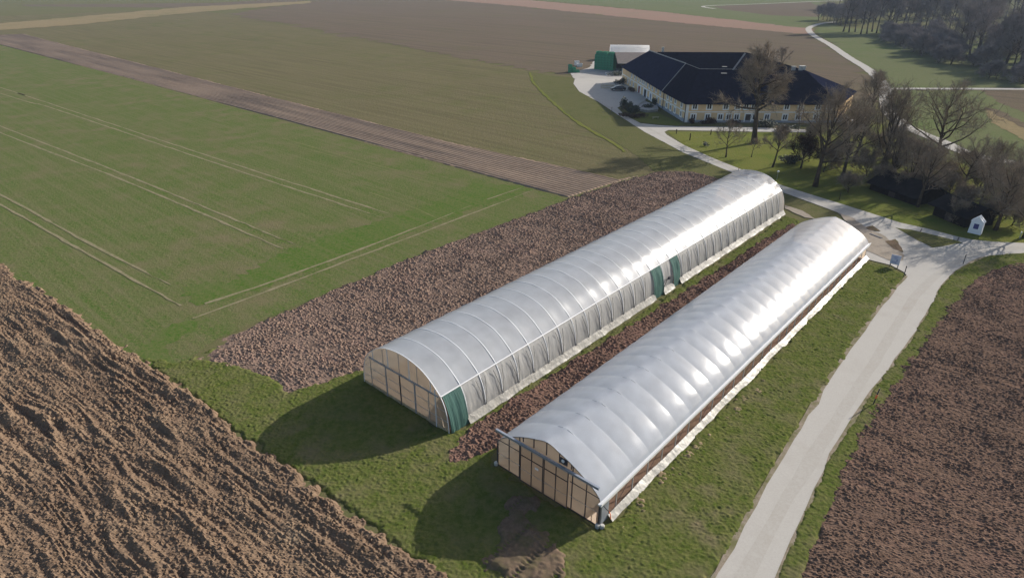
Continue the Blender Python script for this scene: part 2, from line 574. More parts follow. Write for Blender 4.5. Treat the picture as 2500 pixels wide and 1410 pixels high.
def sheet(name, px, mat, z, jit=0.0, kind='structure'):
    poly = world_poly(px, jit=jit)
    me = bpy.data.meshes.new(name)
    bm = bmesh.new()
    vs = [bm.verts.new((x, y, z)) for x, y in poly]
    es = [bm.edges.new((vs[i], vs[(i + 1) % len(vs)])) for i in range(len(vs))]
    bmesh.ops.triangle_fill(bm, use_beauty=True, use_dissolve=False, edges=es)
    bmesh.ops.recalc_face_normals(bm, faces=bm.faces)
    for f in bm.faces:
        if f.normal.z < 0: f.normal_flip()
    bm.to_mesh(me)
    bm.free()
    o = bpy.data.objects.new(name, me)
    C.objects.link(o)
    me.materials.append(mat)
    return tag(o, kind=kind)


def ribbon(name, px, width, mat, z, jit=0.0, fade=False):
    P = [Vector(g(*p)) for p in px]
    # Catmull-Rom
    Q = []
    for i in range(len(P) - 1):
        p0, p1, p2, p3 = P[max(i - 1, 0)], P[i], P[i + 1], P[min(i + 2, len(P) - 1)]
        k = max(2, min(60, int((p2 - p1).length / 2.0)))
        for j in range(k):
            t = j / k
            Q.append(0.5 * ((2 * p1) + (p2 - p0) * t + (2 * p0 - 5 * p1 + 4 * p2 - p3) * t * t + (3 * p1 - p0 - 3 * p2 + p3) * t ** 3))
    Q.append(P[-1])
    b = MB()
    for i in range(len(Q)):
        d = (Q[min(i + 1, len(Q) - 1)] - Q[max(i - 1, 0)]).normalized()
        n = Vector((-d.y, d.x, 0))
        w = width / 2
        if fade:
            w *= min(1.0, 0.15 + (len(Q) - 1 - i) / 7.0)
        b.v.append((*(Q[i] - n * (w + random.gauss(0, jit)))[:2], z))
        b.v.append((*(Q[i] + n * (w + random.gauss(0, jit)))[:2], z))
    for i in range(len(Q) - 1):
        b.f.append((2 * i, 2 * i + 2, 2 * i + 3, 2 * i + 1))
    o = b.build(name, mat)
    return tag(o, kind='structure')


b = MB()
b.quad((-1400, -300, 0), (1600, -300, 0), (1600, 2300, 0), (-1400, 2300, 0))
tag(b.build('ground', M['base']), kind='structure')

# far country first, each sheet a little above the one under it
sheet('stubble_field', [(-500, 60), (450, 22), (560, 36), (900, 100), (1292, 174), (1395, 185), (1400, 215), (1462, 262), (1510, 292), (1575, 335),
                        (1670, 388), (1800, 440), (1600, 421), (1510, 436), (1100, 350), (600, 220), (60, 84), (0, 88), (-600, 20)], M['olive'], 0.03, 0.1)
sheet('brown_field', [(560, 34), (760, 4), (860, -20), (1100, 0), (1500, 38), (1980, 84), (2040, 125), (2100, 165), (2150, 215), (2150, 250), (1900, 240),
                      (1450, 190), (1395, 184), (1292, 173), (900, 99)], M['brown'], 0.06, 0.6)
sheet('pale_soil_field', [(1080, 0), (1100, -12), (1260, -2), (1600, 28), (1990, 72), (1982, 86), (1700, 60), (1500, 40), (1250, 14)], M['pink'], 0.09, 0.15)
sheet('brown_field', [(50, 12), (520, 8), (820, -10), (700, 8), (500, 20), (60, 16)], M['brown'], 0.06, 0.1)
sheet('dirt_track', [(-300, 82), (0, 58), (300, 32), (450, 18), (760, 3), (760, 8), (560, 24), (420, 36), (200, 60), (0, 74), (-300, 110)], M['tan'], 0.10, 0.15)
sheet('grass_field', [(1260, -5), (1500, -60), (2000, -60), (2010, 30), (1995, 60), (1980, 72), (1600, 27)], M['meadow'], 0.05, 0.1)
sheet('tan_field', [(1740, 16), (1975, 6), (2010, 18), (2000, 42), (1880, 38), (1770, 24)], M['brown'], 0.08, 0.1)
ribbon('farm_track', [(2060, 2), (1975, 5), (1830, 11), (1745, 14), (1716, 17), (1745, 22)], 3.6, M['gravel'], 0.13, 0.1)
sheet('meadow', [(1988, 76), (2010, 58), (2080, 70), (2330, 82), (2700, 90), (2700, 214), (2170, 216), (2140, 182), (2060, 128)], M['meadow'], 0.06, 0.1)
sheet('brown_field', [(2380, 221), (2800, 221), (2800, 300), (2500, 275), (2420, 245)], M['brown'], 0.07, 0.1)
sheet('meadow', [(2360, 222), (2395, 222), (2500, 290), (2700, 420), (2700, 460), (2500, 345), (2420, 290)], M['meadow'], 0.08, 0.1)
sheet('tan_field', [(2400, 262), (2440, 275), (2700, 400), (2700, 445), (2500, 345), (2420, 298)], M['tan'], 0.11, 0.1)
sheet('soil_strip', [(2402, 262), (2440, 270), (2560, 330), (2550, 336), (2430, 280)], M['brown'], 0.14, 0.1)
sheet('meadow', [(2200, 222), (2360, 222), (2430, 300), (2540, 370), (2560, 440), (2400, 380), (2240, 318), (2175, 270)], M['meadow'], 0.07, 0.1)
sheet('pasture', [(2190, 222), (2700, 224), (2700, 470), (2500, 460), (2250, 360), (2160, 260)], M['meadow'], 0.04, 0.1)
sheet('orchard_lawn', [(1628, 322), (1830, 323), (2000, 325), (2140, 300), (2210, 320), (2350, 385), (2500, 430), (2700, 500), (2700, 600), (2500, 596),
                       (2372, 586), (2260, 559), (2196, 545), (2020, 489), (1911, 455), (1814, 417), (1734, 385), (1670, 356)], M['lawn'], 0.03, 0.05)
sheet('verge', [(1292, 176), (1340, 185), (1400, 190), (1401, 214), (1462, 251), (1510, 283), (1574, 324), (1670, 375), (1800, 427), (1760, 440), (1640, 415),
                (1600, 420), (1560, 385), (1500, 345), (1440, 312), (1370, 268), (1320, 226)], M['verge'], 0.06, 0.06)
ribbon('ditch', [(1293, 178), (1302, 200), (1320, 222), (1350, 250), (1390, 285), (1440, 318), (1500, 352), (1525, 372)], 0.9, M['lawn'], 0.10, 0.15)

# the sown field with its wheel tracks
sheet('cereal_field', [(-700, -20), (0, 110), (300, 190), (700, 298), (1100, 408), (1300, 462), (1385, 486), (1000, 632), (760, 732), (530, 828), (440, 892), (340, 892),
                       (0, 668), (-700, 230)], M['green'], 0.03, 0.06)
M['lush'] = ground_mat('headland_cereal', ((0.045, 0.104, 0.012), (0.108, 0.124, 0.042), (0.110, 0.115, 0.050), (0.15, 0.13, 0.07)), (2.2, 0.35, 0.06),
                       streak=(ANG_STRIP, 0.05, 1.2), bump=0.8, bdist=0.05, bscale=5, streak_amt=0.3)
sheet('headland_crop', [(440, 700), (560, 690), (700, 612), (850, 560), (960, 532), (1100, 478), (1160, 445), (1280, 455), (1300, 466), (1150, 512), (1000, 568), (850, 622), (700, 682), (520, 742), (470, 740)], M['lush'], 0.042, 0.35)
sheet('headland_crop', [(330, 862), (420, 790), (520, 772), (480, 800), (400, 850), (430, 895), (360, 890)], M['lush'], 0.042, 0.25)
M['track'] = ground_mat('bare_wheel_track', ((0.245, 0.210, 0.135), (0.165, 0.155, 0.085), (0.095, 0.120, 0.040), (0.2, 0.15, 0.1)), (1.5, 0.5, 0.3), bump=0.4, bscale=8, thr=(0.60, 0.55))
TZ = 0.05
for px in ([(-400, 85), (0, 214), (60, 233), (500, 378), (965, 527)], [(-400, 98), (0, 228), (120, 262), (500, 390), (938, 533)],
           [(-400, 150), (0, 308), (300, 425), (722, 598)], [(-400, 162), (0, 324), (300, 440), (692, 608)],
           [(-300, 330), (0, 476), (200, 585), (420, 697)], [(-300, 345), (0, 500), (200, 612), (442, 747)],
           [(500, 742), (700, 676), (1000, 563), (1150, 502)], [(470, 778), (640, 716), (900, 618), (1310, 462)], [(1190, 488), (1230, 474), (1282, 456)]):
    TZ += 0.003
    ribbon('wheel_track', px, 0.38, M['track'], TZ, 0.06, True)
M['track_faint'] = ground_mat('faint_wheel_track', ((0.170, 0.160, 0.075), (0.130, 0.135, 0.055), (0.09, 0.12, 0.035), (0.2, 0.15, 0.1)), (2.0, 0.8, 0.3), bump=0.4, bscale=8)
for px in ([(700, 350), (900, 405), (1112, 464)], [(690, 338), (900, 398), (1132, 457)], [(900, 470), (1000, 503), (1080, 540)]):
    ribbon('wheel_track', px, 0.24, M['track_faint'], 0.046, 0.05, True)

# roads
ROAD = [(1700, 1500), (1735, 1410), (1790, 1330), (1870, 1180), (1935, 1072), (2010, 950), (2090, 830), (2140, 760), (2190, 700), (2213, 672), (2205, 664),
        (2175, 648), (2110, 632), (2116, 600), (2100, 560), (2044, 519), (1985, 497), (1921, 474), (1860, 452), (1798, 426), (1670, 374), (1574, 323), (1510, 282), (1462, 250), (1414, 224), (1400, 205),
        (1404, 192), (1446, 188), (1523, 190), (1540, 215), (1580, 240), (1560, 258), (1516, 259), (1507, 264), (1529, 285), (1555, 301), (1587, 304), (1606, 306), (1654, 309),
        (1830, 311), (1990, 318), (1990, 324), (1830, 322), (1632, 318), (1622, 323), (1628, 330), (1670, 355), (1734, 384), (1814, 416), (1911, 454), (2020, 488), (2116, 518), (2196, 544), (2260, 558), (2340, 579), (2372, 585.6),
        (2430, 591), (2500, 594), (2700, 600), (2700, 622), (2500, 619), (2420, 625), (2370, 640), (2330, 665), (2300, 700), (2270, 755), (2225, 830), (2150, 930), (2085, 1020), (2030, 1110),
        (1975, 1240), (1935, 1320), (1900, 1410), (1870, 1500)]
sheet('gravel_road', ROAD, M['gravel'], 0.07, 0.01)
M['rut'] = ground_mat('worn_gravel', ((0.400, 0.380, 0.345), (0.355, 0.335, 0.302), (0.34, 0.31, 0.27), (0.40, 0.37, 0.32)), (5.0, 0.5, 0.15), bump=0.25, bdist=0.02, bscale=25)
M['edge'] = ground_mat('road_edge_earth', ((0.300, 0.250, 0.200), (0.210, 0.170, 0.130), (0.12, 0.12, 0.05), (0.4, 0.4, 0.3)), (4.0, 0.8, 0.3), bump=0.5, bdist=0.03, bscale=15, thr=(0.5, 0.45))
ribbon('road_crown', [(1800, 1440), (1925, 1215), (2020, 1060), (2105, 930), (2185, 800), (2245, 712), (2310, 655), (2400, 612), (2520, 607)], 0.9, M['rut'], 0.075, 0.06)
ribbon('road_edge', [(1720, 1445), (1785, 1335), (1866, 1184), (1932, 1074), (2006, 952), (2086, 832), (2138, 762), (2188, 702), (2211, 674)], 0.40, M['edge'], 0.078, 0.07)
ribbon('road_edge', [(1893, 1430), (1938, 1320), (1977, 1240), (2032, 1110), (2088, 1020), (2153, 930), (2227, 830), (2272, 755), (2303, 700), (2333, 665), (2372, 641), (2422, 626), (2510, 619.5)], 0.40, M['edge'], 0.078, 0.07)
ribbon('road_crown', [(1440, 235), (1510, 275), (1600, 323), (1700, 373), (1810, 423), (1960, 478), (2080, 516), (2190, 560), (2270, 625)], 0.8, M['rut'], 0.075, 0.06)
sheet('grass_island', [(2186, 557), (2225, 562), (2260, 570), (2300, 580), (2337, 589), (2350, 594.6), (2308, 601), (2276, 606), (2240, 588)], M['verge'], 0.10, 0.04)
sheet('dirt_pad', [(2046, 520), (2075, 530), (2108, 553), (2150, 572), (2185, 598), (2208, 625), (2190, 645), (2150, 628), (2112, 612), (2090, 570)], M['pad'], 0.10, 0.06)
sheet('mud_patch', [(2112, 556), (2130, 552), (2150, 566), (2140, 566), (2120, 562)], M['mud'], 0.12, 0.05)
sheet('mud_patch', [(2160, 590), (2185, 585), (2200, 605), (2205, 618), (2180, 608)], M['mud'], 0.12, 0.06)
sheet('dirt_path', [(1916, 502), (1960, 516), (1990, 535), (1965, 532), (1916, 510)], M['pad'], 0.09, 0.04)
sheet('farm_yard', [(1392, 180), (1440, 165), (1450, 150), (1520, 165), (1524, 195), (1446, 191), (1402, 193)], M['yard'], 0.09, 0.08)
ribbon('farm_track', [(2040, 54), (2010, 57), (1988, 63), (1974, 71), (1985, 86), (2028, 111), (2070, 140), (2113, 166), (2143, 191), (2160, 217), (2163, 245), (2172, 275), (2205, 305), (2245, 325),
                      (2300, 347), (2350, 371), (2400, 385), (2470, 398), (2600, 420)], 3.4, M['gravel'], 0.12, 0.08)
ribbon('farm_track', [(2160, 218), (2250, 217.5), (2400, 218), (2520, 218.5), (2800, 219)], 3.0, M['gravel'], 0.13, 0.08)
sheet('tunnel_floor', [(0, 0)] * 0 or [(893, 932), (1096, 1060), (1911, 523), (1800, 440)], M['soil_in'], 0.05)
sheet('tunnel_floor', [(1217, 1133), (1460, 1285), (2109, 630), (1925, 562)], M['soil_in'], 0.05)


# ------------------------------------------------------------------ displaced ground: ploughland and rough grass
def sdist(X, Y, poly):
    """signed distance to a polygon, positive inside"""
    P = np.array(poly)
    Q = np.roll(P, -1, axis=0)
    d2 = np.full(X.shape, 1e18)
    ins = np.zeros(X.shape, bool)
    for (ax, ay), (bx, by) in zip(P, Q):
        ex, ey = bx - ax, by - ay
        L2 = ex * ex + ey * ey + 1e-12
        t = np.clip(((X - ax) * ex + (Y - ay) * ey) / L2, 0, 1)
        d2 = np.minimum(d2, (X - ax - t * ex) ** 2 + (Y - ay - t * ey) ** 2)
        c = ((ay > Y) != (by > Y))
        with np.errstate(divide='ignore', invalid='ignore'):
            c &= X < (bx - ax) * (Y - ay) / (by - ay + 1e-15) + ax
        ins ^= c
    d = np.sqrt(d2)
    return np.where(ins, d, -d)


def relief(name, polys, mat, res, rot, zf, edge=0.7, jit=0.5, jscale=0.9, zoff=0.07, holes=(), seed=0, kind='structure', low=0.18, smooth=True):
    polys = [[g2(*p) for p in q] for q in polys]
    ca, sa = math.cos(rot), math.sin(rot)
    A = np.array([p for q in polys for p in q])
    U = A[:, 0] * ca + A[:, 1] * sa
    V = -A[:, 0] * sa + A[:, 1] * ca
    us = np.arange(U.min() - 1, U.max() + 1, res)
    vs = np.arange(V.min() - 1, V.max() + 1, res)
    u, v = np.meshgrid(us, vs)
    X, Y = u * ca - v * sa, u * sa + v * ca
    sd = np.full(X.shape, -1e9)
    for q in polys:
        sd = np.maximum(sd, sdist(X, Y, q))
    for h, ov in holes:
        sd = np.minimum(sd, -sdist(X, Y, h) + ov)
    sd = sd + jit * (fbm(X / jscale, Y / jscale, seed + 77, 3) - 0.5) * 2
    keep = sd > -0.35
    a = np.clip((sd + 0.1) / edge, 0, 1)
    a = a * a * (3 - 2 * a)
    z = np.zeros(X.shape)
    z[keep] = zf(X[keep], Y[keep], u[keep], v[keep])
    z = (zoff + z) * a - (1 - a) * low
    idx = np.arange(X.size).reshape(X.shape)
    k = keep[:-1, :-1] & keep[1:, :-1] & keep[:-1, 1:] & keep[1:, 1:]
    F = np.stack([idx[:-1, :-1][k], idx[:-1, 1:][k], idx[1:, 1:][k], idx[1:, :-1][k]], 1)
    used = np.unique(F)
    rem = np.full(X.size, -1)
    rem[used] = np.arange(len(used))
    Vt = np.stack([X.ravel()[used], Y.ravel()[used], z.ravel()[used]], 1)
    return tag(np_mesh(name, Vt, rem[F], mat, smooth), kind=kind)


def z_plough(seed, s=1.0, fur=0.10, per=1.1, h1=0.20, h2=0.10, wob=1.2):
    def f(X, Y, u, v):
        w = (fbm(u / 9.0, v / 3.0, seed, 3) - 0.5) * wob
        fu = 1 - 2 * np.abs(2 * vn(u / 7.0 + w, (v + w) / (per * 0.62), seed + 3) - 1)
        act = np.clip(fbm(u / 9.0, v / 3.0, seed + 9, 3) * 2.6 - 0.75, 0, 1.3)
        rough = 0.10 + 1.5 * fbm(X / 2.2, Y / 2.2, seed + 5, 3)
        z = 1.5 * fur * (0.5 + 0.5 * fu) * act + 0.55 * fur * (1 - np.abs(2 * vn(u / 2.2, (v + w) / (per * 0.26), seed + 4) - 1))
        # slices turned by the share: lumps drawn out along the furrow, broken by smaller ones
        z = z + rough * h1 * clods(u * 0.7 + w * .3, v, 0.40 * s, seed + 20, 0.6, 0.4, 0.8, 0.7)
        z = z + rough * h2 * clods(X, Y + w * .2, 0.24 * s, seed + 30, 0.55)
        z = z + 0.75 * h2 * clods(X + 7, Y, 0.14 * s, seed + 35, 0.6, 0.4, 0.8, 0.6)
        z = z + 0.06 * fbm(X / 0.25, Y / 0.25, seed + 40, 3)
        return z
    return f


FIELD_A = [(-500, 280), (0, 640), (120, 715), (235, 795), (345, 868), (480, 965), (600, 1062), (760, 1175), (900, 1270), (1010, 1345), (1120, 1410), (1220, 1480), (-500, 1600)]
relief('ploughed_field', [FIELD_A], M['plough_a'], 0.08, ANG_FUR, z_plough(1, 0.85, 0.27, 1.25, 0.20, 0.15, 1.6), edge=1.0, jit=0.7, seed=1, smooth=False)
FIELD_B = [(1600, 420), (1690, 418), (1790, 446), (1500, 582), (1290, 688), (1100, 790), (893, 905), (840, 918), (760, 905), (650, 860), (590, 810), (760, 730), (1000, 630), (1385, 486), (1500, 448)]
relief('ploughed_field', [FIELD_B], M['plough_b'], 0.09, ROT_T, z_plough(2, 0.75, 0.05, 0.9, 0.21, 0.14), edge=0.7, jit=0.7, seed=2, smooth=False)
FIELD_BE = [(893, 905), (860, 925), (790, 950), (690, 978), (640, 930), (560, 905), (440, 882), (540, 828), (640, 785), (800, 860)]
relief('ploughed_field', [FIELD_BE], M['plough_b'], 0.09, ROT_T, z_plough(2, 0.75, 0.05, 0.9, 0.21, 0.14), edge=2.0, jit=1.9, jscale=1.6, seed=22, smooth=False, low=0.04, zoff=0.04)
FIELD_C = [(1936, 541), (1870, 579), (1760, 651), (1600, 752), (1400, 878), (1230, 986), (1138, 1046), (1085, 1118), (1090, 1140), (1150, 1125), (1222, 1095), (1300, 1030), (1420, 945), (1560, 850), (1700, 750), (1850, 650), (1960, 570)]
relief('ploughed_field', [FIELD_C], M['plough_d'], 0.09, ROT_T, z_plough(3, 0.9, 0.05, 0.9, 0.24, 0.15), edge=0.5, jit=0.5, seed=3, smooth=False)
FIELD_D = [(2480, 640), (2420, 655), (2370, 680), (2320, 730), (2261, 800), (2214, 865), (2158, 943), (2106, 1016), (2045, 1124), (2006, 1211), (1963, 1341), (1938, 1410), (1905, 1500), (3000, 1600), (3000, 640)]
relief('tilled_field', [FIELD_D], M['plough_c'], 0.085, ROT_T, z_plough(4, 0.58, 0.05, 0.8, 0.13, 0.09), edge=0.8, jit=0.6, seed=4, smooth=False)


def z_ridge(X, Y, u, v):
    w = (fbm(u / 12, v / 3, 61, 2) - 0.5) * 0.25
    fu = np.sin((v + w) * 2 * math.pi / 0.92)
    amp = 0.8 + 0.4 * vn(u / 25, v / 2.2, 63)
    return 0.095 * np.clip(fu, -0.75, 1) * amp + 0.03 * fbm(X / 0.4, Y / 0.4, 62, 3) + 0.08


relief('ridged_strip', [[(-90, 80), (0, 86), (60, 84), (600, 220), (1100, 347), (1510, 436), (1600, 419), (1500, 449), (1388, 484), (1300, 461), (1100, 406), (700, 296), (300, 188), (0, 110)]],
       M['ridge'], 0.2, ANG_STRIP, z_ridge, edge=0.8, jit=0.3, seed=6, zoff=0.03)

P_ROAD = [g2(*p) for p in ROAD]
P_A, P_B, P_C, P_D, P_BE = ([g2(*p) for p in q] for q in (FIELD_A, FIELD_B, FIELD_C, FIELD_D, FIELD_BE))
P_G1 = [g2(893, 931), g2(1098, 1062), g2(1915, 524), g2(1790, 444)]
P_G2 = [g2(1217, 1133), g2(1472, 1290), g2(2116, 634), g2(1930, 560)]


def z_grass(X, Y, u, v):
    big = fbm(X / 1.8, Y / 1.8, 81, 3)
    t = 0.085 * clods(X, Y, 0.30, 82, 0.5, 0.35, 0.7, 0.6) * (0.1 + 1.5 * big)
    t = t + 0.065 * clods(X, Y, 0.155, 84, 0.5, 0.4, 0.8, 0.7)
    return t + 0.09 * fbm(X / 0.16, Y / 0.16, 83, 3) + 0.02


GRASS = [[(352, 868), (440, 878), (560, 832), (700, 850), (893, 900), (1105, 1050), (1500, 800), (1915, 525), (1960, 540), (1700, 740), (1225, 1090), (1217, 1133), (1465, 1285),
          (2110, 632), (2215, 668), (2235, 720), (2100, 870), (1960, 1080), (1830, 1290), (1720, 1500), (1150, 1500), (900, 1290), (600, 1080), (480, 985), (340, 880)]]
relief('grass', GRASS, M['grass'], 0.075, ROT_T, z_grass, edge=0.8, jit=0.5, holes=[(P_ROAD, 0.3), (P_A, 1.6), (P_B, 0.9), (P_BE, 1.3), (P_C, 0.9), (P_G1, 0.5), (P_G2, 0.5)], seed=8, kind='stuff', zoff=0.06)
GRASS_R = [[(2520, 612), (2420, 618), (2330, 655), (2290, 700), (2215, 830), (2140, 930), (2020, 1110), (1960, 1240), (1880, 1420), (1850, 1500), (1940, 1500), (2000, 1320), (2110, 1110), (2250, 900), (2350, 740), (2400, 675), (2520, 650)]]
relief('grass', GRASS_R, M['grass'], 0.08, ROT_T, z_grass, edge=0.5, jit=0.2, holes=[(P_ROAD, 0.3), (P_D, 1.2)], seed=9, kind='stuff', zoff=0.06)
# dry tufts along the open side of the near tunnel, and the wheel-rutted mud before its doors
relief('dry_grass', [[(1500, 1270), (1560, 1215), (1700, 1085), (1800, 985), (1880, 905), (1896, 915), (1790, 1015), (1700, 1110), (1600, 1215), (1520, 1290)]], M['dry'], 0.10, ROT_T,
       lambda X, Y, u, v: 0.16 * clods(X, Y, 0.4, 92, 0.7) + 0.08 * clods(X, Y, 0.2, 93, 0.7), edge=0.8, jit=1.5, seed=12, kind='stuff', zoff=0.11)


def z_mud(X, Y, u, v):
    rut = -np.exp(-((u + 0.4 * (fbm(v / 6, u * 0, 97, 2) - .5)) % 1.9 - 0.9) ** 2 / 0.05) * 0.12
    return 0.14 + rut + 0.05 * np.sin(v * 2 * math.pi / 0.33) * (rut < -0.03) + 0.10 * clods(X, Y, 0.35, 96, 0.7)


relief('rutted_mud', [[(1170, 1320), (1235, 1200), (1290, 1180), (1345, 1215), (1365, 1290), (1420, 1360), (1450, 1480), (1200, 1500), (1160, 1400)]], M['mud'], 0.10, ROT_T, z_mud, edge=1.8, jit=1.8, jscale=1.3, seed=13, zoff=0.13)

# ------------------------------------------------------------------ the polytunnels
BAY = 2.05


def resample(prof, n):
    P = [Vector((a, 0, c)) for a, c in prof]
    # Catmull-Rom through the measured points, then equal steps
    Q = []
    for i in range(len(P) - 1):
        p0, p1, p2, p3 = P[max(i - 1, 0)], P[i], P[i + 1], P[min(i + 2, len(P) - 1)]
        for j in range(12):
            t = j / 12
            Q.append(0.5 * ((2 * p1) + (p2 - p0) * t + (2 * p0 - 5 * p1 + 4 * p2 - p3) * t * t + (3 * p1 - p0 - 3 * p2 + p3) * t ** 3))
    Q.append(P[-1])
    S = [0]
    for i in range(1, len(Q)):
        S.append(S[-1] + (Q[i] - Q[i - 1]).length)
    out = []
    for k in range(n + 1):
        s = S[-1] * k / n
        i = max(j for j in range(len(S)) if S[j] <= s + 1e-9)
        if i >= len(Q) - 1:
            out.append(Q[-1])
        else:
            f = (s - S[i]) / (S[i + 1] - S[i] + 1e-12)
            out.append(Q[i].lerp(Q[i + 1], f))
    return [(p.x, p.z) for p in out]


def normals2(pr):
    out = []
    for i in range(len(pr)):
        a, c = pr[max(i - 1, 0)], pr[min(i + 1, len(pr) - 1)]
        dx, dz = c[0] - a[0], c[1] - a[1]
        l = math.hypot(dx, dz) or 1
        out.append((-dz / l, dx / l))
    return out


O1 = (g(893, 932) + g(1096, 1060)) / 2
O2 = (g(1217, 1133) + g(1460, 1285)) / 2
L1, L2 = 68.7, 58.9

HALF1 = [(0, 5.15), (1.1, 5.06), (2.25, 4.80), (3.15, 4.36), (3.9, 3.80), (4.54, 3.20), (4.95, 2.50), (5.20, 1.70), (5.33, 0.80), (5.36, 0.0)]
ARCH1 = [(-a, c) for a, c in HALF1[::-1]] + HALF1[1:]
ROOF1 = [(-a, c) for a, c in HALF1[::-1]] + HALF1[1:6]
SIDE1 = HALF1[5:]


def grow1(y):
    return 1 + 0.085 * y / L1


def tunnel_far():
    t = thing('polytunnel', 'long round-arched polytunnel with film-covered sides and green shade nets, beside the wide ploughed strip', 'polytunnel',
              (O1.x, O1.y, 0.02), ROT_T)
    # roof film: shallow sag between hoops
    pr = resample(ROOF1, 44)
    nm = normals2(pr)
    b = MB()
    ny = 33 * 4
    for j in range(ny + 1):
        y = L1 * j / ny
        k = (j % 4) / 4
        sag = 0.025 * math.sin(math.pi * k)
        sc = grow1(y)
        for i, (x, z) in enumerate(pr):
            wgt = 1.0 if z > 0.5 else 0.0
            wr = (vn(np.array([i * 0.35]), np.array([j * 0.6]), 5)[0] - 0.5) * 0.03
            far = max(0.0, (y - L1 + 5.5) / 5.5)          # loose, creased sheet at the far end
            wr += far * 0.22 * (vn(np.array([i * 0.45]), np.array([j * 0.8]), 9)[0] - 0.5)
            d = (-sag + wr) * wgt
            b.v.append((x + nm[i][0] * d, y, (z + nm[i][1] * d) * sc))
    n = len(pr)
    for j in range(ny):
        for i in range(n - 1):
            a = j * n + i
            b.f.append((a, a + 1, a + n + 1, a + n))
    b.build('roof_film', M['film1'], t, smooth=True)
    # right-hand side film, creased, in two lengths with the netted openings between
    ps = resample(SIDE1, 10)

    def side(y0, y1, mat, off, name, wrk, zmin=0.0, seed=0, foot=0.0):
        bb = MB()
        nn = max(3, int((y1 - y0) / 0.17))
        q = [(x, z) for x, z in ps]
        nq = normals2(q)
        for j in range(nn + 1):
            y = y0 + (y1 - y0) * j / nn
            sc = grow1(y)
            for i, (x, z) in enumerate(q):
                pl = (vn(np.array([y / 0.22]), np.array([z / 2.5 + 3]), seed + 31)[0] - 0.5) * wrk * min(1, i / 3)
                bow = 0.05 * abs(math.sin(math.pi * y / (L1 / 33))) * math.sin(math.pi * i / (len(q) - 1))
                d = off + pl - bow + foot * i / (len(q) - 1)
                zz = max(z, zmin)
                bb.v.append((x + nq[i][0] * d, y, (zz + nq[i][1] * d * .3) * sc))
        m_ = len(q)
        for j in range(nn):
            for i in range(m_ - 1):
                a = j * m_ + i
                bb.f.append((a, a + 1, a + m_ + 1, a + m_))
        return bb.build(name, mat, t, smooth=True)

    side(1.95, 31.2, M['film_side'], -0.02, 'side_film', 0.06, 0.25, 1)
    side(32.95, 35.35, M['film_side'], -0.02, 'side_film', 0.10, 0.1, 2)
    side(36.95, L1 - 0.1, M['film_side'], -0.02, 'side_film', 0.06, 0.25, 3)
    side(0.08, 2.02, M['net'], 0.05, 'shade_net', 0.16, 0.02, 4, 0.12)
    side(31.1, 33.05, M['net'], 0.05, 'shade_net', 0.16, 0.02, 5, 0.12)
    side(35.3, 37.0, M['net'], 0.05, 'shade_net', 0.16, 0.02, 6, 0.12)
    # hoops: one steel tube over each bay line
    hp = resample(ARCH1, 48)
    hn = normals2(hp)
    first = None
    for k in range(34):
        y = L1 * k / 33
        if first is None:
            bb = MB()
            vs = []
            for (x, z), (a, c) in zip(hp, hn):
                vs += [(x + a * .02, -.03, z + c * .02), (x + a * .02, .03, z + c * .02), (x - a * .02, .03, z - c * .02), (x - a * .02, -.03, z - c * .02)]
            fs = []
            for i in range(len(hp) - 1):
                for q in range(4):
                    fs.append((i * 4 + q, i * 4 + (q + 1) % 4, i * 4 + 4 + (q + 1) % 4, i * 4 + 4 + q))
            bb.add(vs, fs)
            first = h = bb.build('hoop', M['hoop'], t)
        else:
            h = dup(first, t)
        h.location = (0, y if k else -0.04, 0)
        h.scale = (1, 1, grow1(y))
    # eaves rail, with a small bracket at each hoop
    bb = MB()
    bb.tube([(4.60, y, 3.20 * grow1(y)) for y in (-0.1, L1 / 2, L1)], 0.06, 6)
    bb.build('eaves_rail', M['white_steel'], t)
    # thin V bracing seen through the side film at every bay
    fb = None
    for k in range(2, 33):
        y = L1 * k / 33
        if 31 < y < 37.2: continue
        if fb is None:
            bb = MB()
            for dy in (-0.62, 0.45):
                bb.tube([(5.41, 0.06 * (1 if dy > 0 else -1), 0.55), (5.25, dy * 0.5, 1.75), (4.86, dy, 2.95)], 0.02, 4)
            fb = o = bb.build('brace', M['rope'], t)
        else:
            o = dup(fb, t)
        o.location = (0, y, 0)
        o.scale = (1, 1, grow1(y))
    # sheet weighted down along the foot of the side
    bb = MB()
    nn = int(L1 / 0.22)
    row = 5
    for j in range(nn + 1):
        y = 1.95 + (L1 - 1.95) * j / nn
        wv = vn(np.array([y * 1.1]), np.array([0.]), 41)[0]
        w2 = vn(np.array([y * 2.7]), np.array([7.]), 42)[0]
        for i in range(row):
            f = i / (row - 1)
            bb.v.append((5.33 + 0.04 + f * (0.34 + 0.14 * wv), y, 0.62 * (1 - f) ** 1.3 + 0.05 + 0.07 * w2 * math.sin(math.pi * f)))
    for j in range(nn):
        y = 1.95 + (L1 - 1.95) * (j + .5) / nn
        if 31.2 < y < 32.9 or 35.4 < y < 36.9: continue
        for i in range(row - 1):
            a = j * row + i
            bb.f.append((a, a + 1, a + row + 1, a + row))
    bb.build('ground_sheet', M['film_skirt'], t, smooth=True)
    # winding gear by the middle nets
    bb = MB()
    bb.tube([(5.45, 33.1, 0.75), (5.42, 33.9, 1.7), (5.40, 34.5, 1.75), (5.36, 35.3, 1.35)], 0.035, 5)
    bb.box((5.45, 34.15, 1.62), (0.18, 0.3, 0.3))
    bb.build('winding_crank', M['dark_steel'], t)

